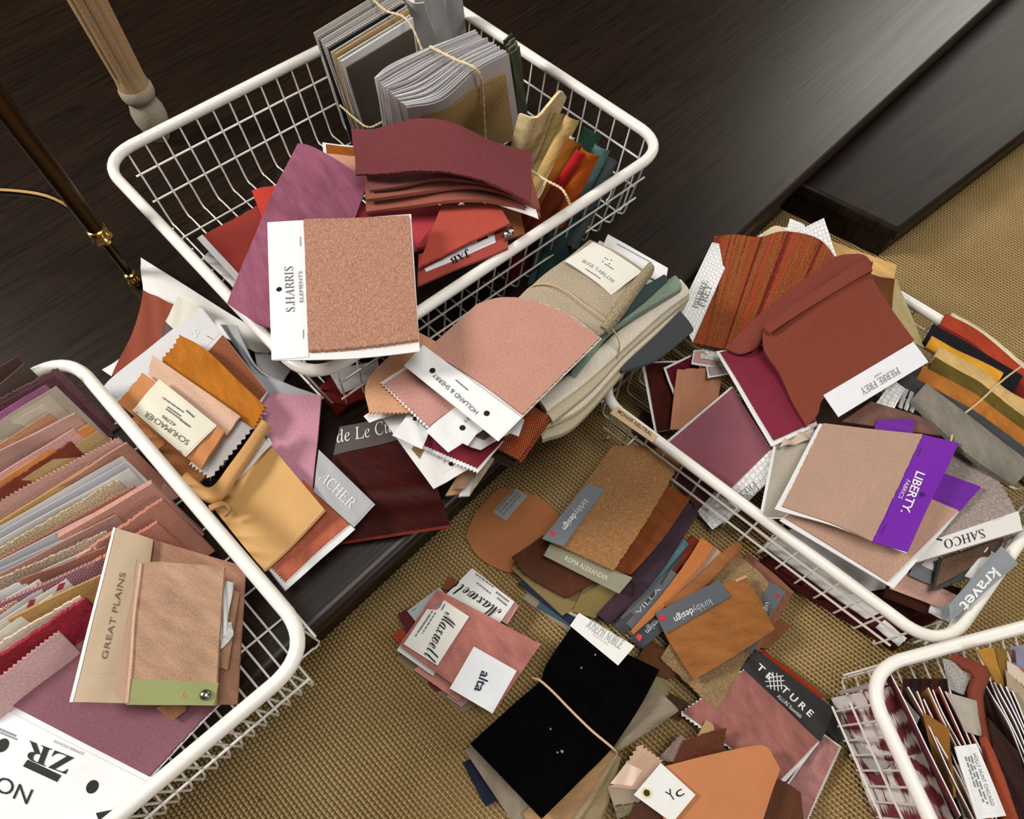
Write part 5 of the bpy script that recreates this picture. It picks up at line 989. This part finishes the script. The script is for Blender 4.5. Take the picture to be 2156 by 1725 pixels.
o, p = sw('fabric_swatch', 'salmon pink suede swatch with a rounded corner topping the small stack', 'fabric swatch', [(843, 1360, .033), (1038, 1504, .030), (1138, 1358, .036), (922, 1242, .040)], None, M('velvet', '#ad7067', sh=.2), .006, wav=.0008)
part(o, p, K('handwritten_card', [(988, 1299), (919, 1254), (850, 1357), (921, 1402)], M('paper', '#e6e4dc'), z=.0435, t=.0008, text=[]), 0)
hc = [c for c in o.children if c.name.startswith('handwritten')][0]; ph_ = Patch([(988, 1299), (919, 1254), (850, 1357), (921, 1402)], .0435, None, .0002)
lettering(ph_, hc, 'Maxwell', (938, 1288), (890, 1384), 36, INK(), 'w', .0013)
for a, b, h in [((922, 1264), (914, 1278), 4), ((928, 1268), (922, 1280), 4), ((935, 1272), (928, 1284), 4), ((916, 1290), (888, 1334), 3), ((910, 1286), (878, 1332), 3), ((904, 1296), (872, 1342), 3)]: lettering(ph_, hc, '#', a, b, h, gi, 's', .0013)
part(o, p, K('printed_card', [(998, 1362), (947, 1450), (1037, 1503), (1088, 1413)], M('paper', '#eff1f4'), z=.0425, t=.0008, text=[('alta', (1015, 1412), (998, 1454), 20, M('flat', '#26263a'), 'B')]), 0)
# ---- tied black velvet bundle
BV = 'tied black velvet bundle on the carpet'
for i, (lb, q, m, z, t) in enumerate([
    ('navy cloth corner poking out at the lower left of the black velvet', [(974, 1606), (1022, 1698), (1060, 1680), (1010, 1590)], M('velvet', '#232838'), .003, .003),
    ('taupe cloth lowest in the tied bundle', [(1010, 1600), (1150, 1750), (1300, 1640), (1180, 1460)], Fd('#7c6f5c'), .008, .006),
    ('khaki velvet end sticking out at the right of the black velvet', [(1376, 1490), (1398, 1470), (1416, 1442), (1370, 1415)], M('velvet', '#8a7d5c'), .012, .004),
    ('grey taupe velvet at the left and foot of the black velvet', [(978, 1580), (1085, 1740), (1200, 1690), (1060, 1540)], M('velvet', '#8e8272'), .014, .005)]):
    sw('fabric_swatch', lb, 'fabric swatch', [(x, y, z) for x, y in q], None, m, t, wav=.001)
for i, (lb, pts, wd, c, z) in enumerate([
    ('tan velvet layer pinched by the band in the tied bundle', [(1130, 1745, .022), (1215, 1660, .026), (1290, 1580, .030), (1345, 1520, .026)], [90, 60, 22, 50], '#a5825c', 0),
    ('taupe velvet layer right of the band in the tied bundle', [(1296, 1578, .034), (1340, 1530, .034), (1396, 1470, .030)], [16, 50, 84], '#847866', 0),
    ('olive taupe velvet layer at the foot of the tied bundle', [(1225, 1740, .014), (1270, 1660, .018), (1300, 1588, .026)], [70, 40, 16], '#8a7a5a', 0),
    ('pale greige velvet layer beside the knot of the tied bundle', [(1180, 1745, .018), (1250, 1650, .022), (1296, 1584, .029)], [50, 34, 14], '#a28f70', 0)]):
    strip(lb, pts, wd, M('velvet', c), .005, BV, bul=.004)
o, p = sw('fabric_swatch', 'black velvet cloth on top of the tied bundle with a white label', 'fabric swatch', [(990, 1567, .046), (1140, 1724, .044), (1387, 1412, .048), (1202, 1322, .050)], None, M('velvet', '#070607', sh=.05), .005, {'AD': [(1080, 1485, .046), (1138, 1434, .042), (1150, 1400, .048)], 'BC': [(1225, 1640, .046), (1288, 1575, .042), (1345, 1490, .048)]}, .001, kids=[
    K('lint_speck', [(1178, 1582), (1182, 1588), (1186, 1584), (1182, 1580)], M('flat', '#7b7b7b'), t=.0003), K('lint_speck', [(1170, 1586), (1173, 1588), (1175, 1585), (1172, 1583)], M('flat', '#7b7b7b'), t=.0003), K('lint_speck', [(1250, 1380), (1252, 1383), (1254, 1381), (1252, 1378)], M('flat', '#8b8b8b'), t=.0003), K('lint_speck', [(1221, 1408), (1224, 1410), (1225, 1407), (1223, 1405)], M('flat', '#8b8b8b'), t=.0003), K('lint_speck', [(1156, 1536), (1158, 1540), (1160, 1538), (1158, 1534)], M('flat', '#7b7b7b'), t=.0003)])
part(o, p, K('label_tab', [(1200, 1318), (1301, 1402), (1336, 1361), (1219, 1291)], M('paper', '#e9e9e6'), z=.0560, t=.0008, text=[('JOSEPH NOBLE', (1233, 1320), (1304, 1368), 21, M('flat', '#8d8d8d'), 'r'), ('TEXTILES', (1246, 1337), (1278, 1360), 5, M('flat', '#b0b0b0'), 'r')]), 0)
band('rubber_band', 'beige rubber band pinching the black velvet bundle', 'band', [(1122, 1428, .030), (1138, 1434, .048), (1165, 1458, .0535), (1200, 1494, .0535), (1245, 1538, .0535), (1288, 1574, .0515), (1298, 1588, .034), (1290, 1600, .02)], .0014, M('cord', '#cdae8c'))
# ---- lower right heap
sw('fabric_swatch', 'second pink cloth with a frayed white edge at the right of the black texture label', 'fabric swatch', [(1590, 1735, .006), (1702, 1728, .006), (1772, 1573, .012), (1734, 1546, .012)], None, WHITE(), .001, pink='r', tooth=.004, amp=.002, kids=[K('fabric', [(1600, 1735), (1695, 1728), (1764, 1573), (1734, 1551)], M('velvet', '#a87673', sh=.2), t=.002)])
strip('orange red cloth edge behind the black label', [(1600, 1375, .010), (1660, 1420, .010), (1726, 1470, .010)], 18, M('velvet', '#9c3a22'), .002)
sw('sample_card', 'black card layer behind the black label on the carpet', 'sample card', [(1600, 1400, .014), (1760, 1560, .014), (1782, 1565, .014), (1754, 1492, .014)], None, M('paper', '#2b2b2d'), .001)
o, p = sw('fabric_swatch', 'dusty mauve memo swatch with the black label printed TEXTURE', 'fabric swatch', [(1426, 1503, .018), (1646, 1655, .018), (1724, 1566, .020), (1563, 1408, .020)], None, WHITE(), .001, pink='bl', tooth=.005, amp=.0025, kids=[K('fabric', [(1436, 1500), (1638, 1646), (1722, 1560), (1565, 1412)], M('velvet', '#97625b', sh=.2), t=.002)])
o, p = sw('label_card', 'black label printed TEXTURE with a white woven mark, across the dusty mauve swatch', 'label card', [(1561, 1405, .0235), (1728, 1563, .0235), (1756, 1495, .0235), (1593, 1369, .0235)], None, M('paper', '#2a2a2c'), .001, kids=[K('print_panel', [(1566, 1405), (1722, 1552), (1748, 1495), (1594, 1374)], M('paper', '#2a2a2c'), t=.0002, text=[('T E', (1590, 1406), (1620, 1434), 13, WHITE(), 'B'), ('T U R E', (1642, 1453), (1704, 1511), 13, WHITE(), 'B'), ('ALLURE Essentials', (1634, 1468), (1684, 1513), 8, WHITE())])])
pp = [c for c in o.children if c.name.startswith('print_panel')][0]
for (x0, y0, x1, y1) in [(1618, 1418, 1622, 1452), (1626, 1416, 1630, 1454), (1634, 1418, 1638, 1456), (1642, 1424, 1645, 1452), (1612, 1428, 1648, 1424), (1610, 1436, 1650, 1434), (1612, 1446, 1650, 1444)]:
    u0 = p.S(*p.px(x0, y0), .0018); u1 = p.S(*p.px(x1, y1), .0018); mb = MB(); mb.tube([u0, u1], .0006, 5); mb.build('woven_mark', WHITE(), pp)
# beige, tweed and chenille pieces
sw('fabric_swatch', 'dark olive scrap below the camel nubby swatch on the carpet', 'fabric swatch', [(1395, 1500, .003), (1430, 1520, .003), (1450, 1480, .003), (1410, 1460, .003)], None, Fd('#4a3a2a'), .002)
sw('fabric_swatch', 'tan pinked corner behind the brown chenille', 'fabric swatch', [(1462, 1562, .026), (1510, 1560, .026), (1500, 1525, .028), (1486, 1516, .028)], None, Fd('#b9986a'), .002)
sw('fabric_swatch', 'grey pink herringbone tweed between the pinked beige and the brown chenille', 'fabric swatch', [(1380, 1600, .022), (1420, 1605, .022), (1450, 1560, .024), (1430, 1546, .024)], None, M('herring', '#a58e86', '#5a4640', p=.003, q=.0026), .003, {'DA': []}, fray='l')
sw('fabric_swatch', 'red brown chenille with a curled top edge behind the tan leather', 'fabric swatch', [(1400, 1640, .024), (1500, 1610, .024), (1527, 1532, .034), (1440, 1560, .030)], None, M('boucle', '#84401f', s=600), .003, {'DC': [(1480, 1545, .036)], 'BC': [(1520, 1575, .030)]}, fray='t')
o, p = sw('fabric_swatch', 'pinked beige cloth with clear tape beside the white square tag', 'fabric swatch', [(1282, 1656, .030), (1345, 1664, .030), (1395, 1600, .032), (1345, 1562, .034)], None, M('linen', '#cdab94'), .002, pink='tl', tooth=.006, amp=.003, kids=[K('clear_tape', [(1284, 1650), (1330, 1655), (1352, 1622), (1318, 1606)], M('flat', '#d2b8a6', r=.12), t=.0003)])
sw('fabric_swatch', 'grey beige pinked cloth hanging below the pinked beige one', 'fabric swatch', [(1292, 1698, .026), (1345, 1690, .026), (1360, 1650, .028), (1278, 1655, .028)], None, M('linen', '#a69684'), .002, fray='b')
sw('fabric_swatch', 'cream knitted strip under the grey beige cloth', 'fabric swatch', [(1300, 1725, .022), (1345, 1705, .022), (1350, 1685, .022), (1290, 1694, .022)], None, M('boucle', '#b3a583', s=600), .003)
sw('fabric_swatch', 'brown chenille at the bottom edge of the photo below the white square tag', 'fabric swatch', [(1290, 1770, .028), (1440, 1790, .028), (1420, 1690, .030), (1340, 1690, .030)], None, M('boucle', '#6e3c20', s=600), .004)
sw('fabric_swatch', 'furry rust brown cloth with a rounded end under the tan leather', 'fabric swatch', [(1580, 1790, .022), (1692, 1760, .022), (1682, 1668, .024), (1610, 1630, .026)], None, M('boucle', '#8a4a22', s=600), .004, {'DC': [(1650, 1645, .026)]}, fray='t')
o, p = sw('fabric_swatch', 'smooth tan leather swatch with a white square tag marked Yc', 'fabric swatch', [(1395, 1770, .040), (1590, 1765, .038), (1640, 1620, .042), (1398, 1614, .042)], None, M('leather', '#b97548', r=.55), .003, {'DC': [(1500, 1588, .043), (1602, 1569, .043), (1624, 1590, .043)]}, .0005)
part(o, p, K('square_tag', [(1334, 1674), (1415, 1733), (1464, 1674), (1391, 1607)], M('paper', '#e8e7e4'), z=.0480, t=.001, text=[]), 0)
tg = [c for c in o.children if c.name.startswith('square_tag')][0]; pt2 = Patch([(1334, 1674), (1415, 1733), (1464, 1674), (1391, 1607)], .0480, None, .0002)
lettering(pt2, tg, 'Y', (1412, 1688), (1424, 1680), 24, INK(), 's', .0014); lettering(pt2, tg, 'c', (1426, 1681), (1441, 1673), 22, INK(), 's', .0014)
disc(pt2, tg, 'brass_grommet', 1361, 1670, 8, M('metal', '#b9903f', r=.3), .0014, ring=.0006); disc(pt2, tg, 'grommet_hole', 1361, 1670, 6, M('flat', '#2b1a10'), .0012)
sw('glass_bead', 'tiny purple glass bead lying on the carpet below the left basket', 'bead', [(546, 1688, .0005), (552, 1688, .0005), (552, 1681, .0005), (546, 1681, .0005)], None, M('flat', '#6a4058', r=.1), .002, bul=.002)

# ---------------------------------------------------------------- basket cut off at the lower right
W4 = 'white edged paper-backed swatches filed in the corner basket'
o, p = sw('fabric_swatch', 'maroon and white patterned cloth with a grey header inside the corner basket', 'fabric swatch', [(1870, 1800, .010), (2030, 1780, .098), (1880, 1445, .100), (1750, 1470, .010)], None, M('ikat', '#6f3038', '#d5cdca'), .0015, {'AD': [(1779, 1545, .010), (1826, 1660, .010)]}, .001, kids=[
    K('grey_header', [(1768, 1535), (1932, 1512), (1880, 1448), (1749, 1470)], M('linen', '#b9b5b2'), t=.0006)])
sw('sample_card', 'pale grey sheet edge above the grey header of the patterned cloth', 'sample card', [(1770, 1462, .03), (1880, 1440, .09), (1872, 1428, .09), (1766, 1455, .03)], None, M('paper', '#a79fa2'), .001)
def file4(label, top, d, ln, wd, m, zt=.112, zb=.03, t=.0011, group=W4, back=None, white=True, cat='fabric swatch', kids=()):
    """a sheet on edge: top corner pixel, direction of its upper edge, its face falls to the left"""
    x, y = top; dx, dy = d; q = [(x - wd, y + 30, zb), (x - wd + dx * ln, y + 30 + dy * ln, zb), (x + dx * ln, y + dy * ln, zt), (x, y, zt)]
    o, p = sw('paper_backed_swatch' if white else 'fabric_swatch', label, cat, q, None, WHITE() if white else m, .001, wav=.0012, group=group if white else None)
    if white: part(o, p, K('fabric', None, m, uv=(0, 0, 1, .985), t=t), .0009)
    return o, p
dd = (.44, .90)
cols = ['#6b2a3a', '#5a3a30', '#8a5a40', '#7a3030', '#a8683c', '#7c2e2a', '#8c3a2c', '#6a2a28', '#904030']
spots = [(1878, 1420), (1914, 1446), (1929, 1456), (1946, 1472), (1955, 1448), (1966, 1452), (1978, 1446), (1991, 1456), (2002, 1452)]
for i, ((x, y), c) in enumerate(zip(spots, cols)):
    file4('%s white edged sheet from the left in the corner basket, filed on edge' % ORD[i].replace('front', 'first'), (x, y), dd, 330, 26, M('linen', c), zt=.116)
sw('fabric_swatch', 'ochre brown ribbed cloth standing among the white edged sheets', 'fabric swatch', [(2002, 1690, .06), (2012, 1680, .112), (1998, 1534, .122), (1942, 1498, .118)], None, M('linen', '#99662c'), .002, {'AD': [(1966, 1590, .10)]})
sw('sample_card', 'black card edge beside the white printed card of the corner basket', 'sample card', [(1995, 1615, .105), (2016, 1625, .105), (2006, 1566, .116), (1991, 1560, .116)], None, M('paper', '#1d1a1c'), .001)
sw('sample_card', 'grey blank card below the black card edge in the corner basket', 'sample card', [(2040, 1760, .10), (2070, 1760, .10), (2018, 1610, .112), (1994, 1622, .112)], None, M('paper', '#b7b1a6'), .001)
o, p = sw('label_card', 'white card printed HOLLY HUNT CHICAGO standing in the corner basket', 'label card', [(2009, 1573, .128), (2056, 1726, .128), (2118, 1718, .128), (2054, 1566, .128)], None, M('paper', '#e8e8e8'), .001, kids=[K('print_panel', [(2018, 1576), (2060, 1716), (2108, 1708), (2050, 1574)], M('paper', '#e8e8e8'), t=.0002, text=[('HOLLY HUNT CHICAGO', (2046, 1588), (2084, 1698), 7, gi), ('#', (2040, 1592), (2076, 1694), 2.4, gi), ('#', (2034, 1594), (2068, 1690), 2.4, gi), ('#', (2028, 1594), (2050, 1660), 2.4, gi)])])
sw('fabric_swatch', 'pale grey blank cloth folded over beside the rust strip in the corner basket', 'fabric swatch', [(2030, 1540, .118), (2066, 1551, .118), (2056, 1476, .126), (1994, 1458, .126)], None, M('linen', '#b9b1a4'), .0015, bend=.004)
sw('fabric_swatch', 'silvery mottled cloth at the back of the corner basket', 'fabric swatch', [(2000, 1450, .10), (2030, 1464, .112), (2042, 1425, .118), (1985, 1386, .112)], None, M('speck', '#8f8a86', '#b5b0ab'), .0015, {'DC': [(2010, 1395, .118)]})
strip('red brown folded leather strip curving down the corner basket', [(2004, 1388, .112), (2040, 1405, .122), (2064, 1420, .126), (2050, 1460, .122), (2062, 1520, .118), (2080, 1580, .112), (2110, 1680, .108)], [14, 26, 34, 28, 18, 20, 24], M('leather', '#74321e'), .004, bul=.003)
strip('rust cloth strip right of the printed card in the corner basket', [(2066, 1552, .117), (2084, 1600, .117), (2112, 1690, .115), (2130, 1740, .112)], [10, 22, 28, 30], M('felt', '#9a4226'), .003)
for i, (x, y) in enumerate([(2072, 1420), (2084, 1428), (2096, 1436), (2106, 1440), (2117, 1446), (2130, 1455)]):
    file4('%s white edged dark sheet from the left at the right side of the corner basket' % ORD[i].replace('front', 'first'), (x, y), (.42, .9), 300, 22, M('linen', ['#5a3a3c', '#4a2c30', '#6a4a48', '#3c2a30', '#54383c', '#402628'][i]), zt=.12)
sw('fabric_swatch', 'black brown velvet standing in front of the white edged sheets at the right', 'fabric swatch', [(2130, 1760, .095), (2200, 1760, .095), (2142, 1582, .128), (2078, 1508, .128)], None, M('velvet', '#33201c'), .003, {'AD': [(2096, 1610, .115)]})
sw('fabric_swatch', 'golden ochre card standing tall at the back of the corner basket', 'fabric swatch', [(2112, 1466, .10), (2122, 1474, .10), (2088, 1363, .128), (2055, 1369, .128)], None, M('felt', '#b98434'), .002, {'AD': [(2078, 1410, .118)]})
sw('fabric_swatch', 'mustard ribbed cloth right of the golden ochre card', 'fabric swatch', [(2118, 1470, .098), (2126, 1476, .098), (2116, 1366, .126), (2092, 1368, .126)], None, M('linen', '#8f7030'), .002)
sw('fabric_swatch', 'mauve grey card with a dark oval at the right edge of the corner basket', 'fabric swatch', [(2130, 1400, .112), (2175, 1420, .112), (2170, 1355, .124), (2126, 1362, .124)], None, M('paper', '#8c8ba0'), .001, kids=[K('print_oval', [(2130, 1392), (2138, 1396), (2136, 1370), (2129, 1366)], M('flat', '#5a3030'), t=.0003)])
sw('fabric_swatch', 'rust and cream patterned cloth at the right edge of the corner basket', 'fabric swatch', [(2126, 1470, .108), (2175, 1500, .108), (2170, 1420, .122), (2118, 1390, .122)], None, M('ikat', '#9c5238', '#c9b8a6'), .0015)
sw('sample_card', 'beige linen card at the right edge below the rust patterned cloth', 'sample card', [(2124, 1500, .106), (2175, 1530, .106), (2172, 1465, .118), (2116, 1410, .118)], None, M('linen', '#b3a288'), .0015)
for i in range(5):
    sw('fabric_swatch', ['wine', 'brown', 'maroon', 'dark rust', 'umber'][i] + ' cloth deep in the corner basket under the filed sheets', 'fabric swatch', [(1900 + i * 14, 1740, .010 + i * .007), (2200, 1780, .010 + i * .007), (2200, 1440, .010 + i * .007), (1900 + i * 20, 1430, .010 + i * .007)], None, Fd(['#4a2028', '#3a2a22', '#4e2420', '#5a3020', '#33241c'][i]), .004, group='cloths deep in the corner basket')
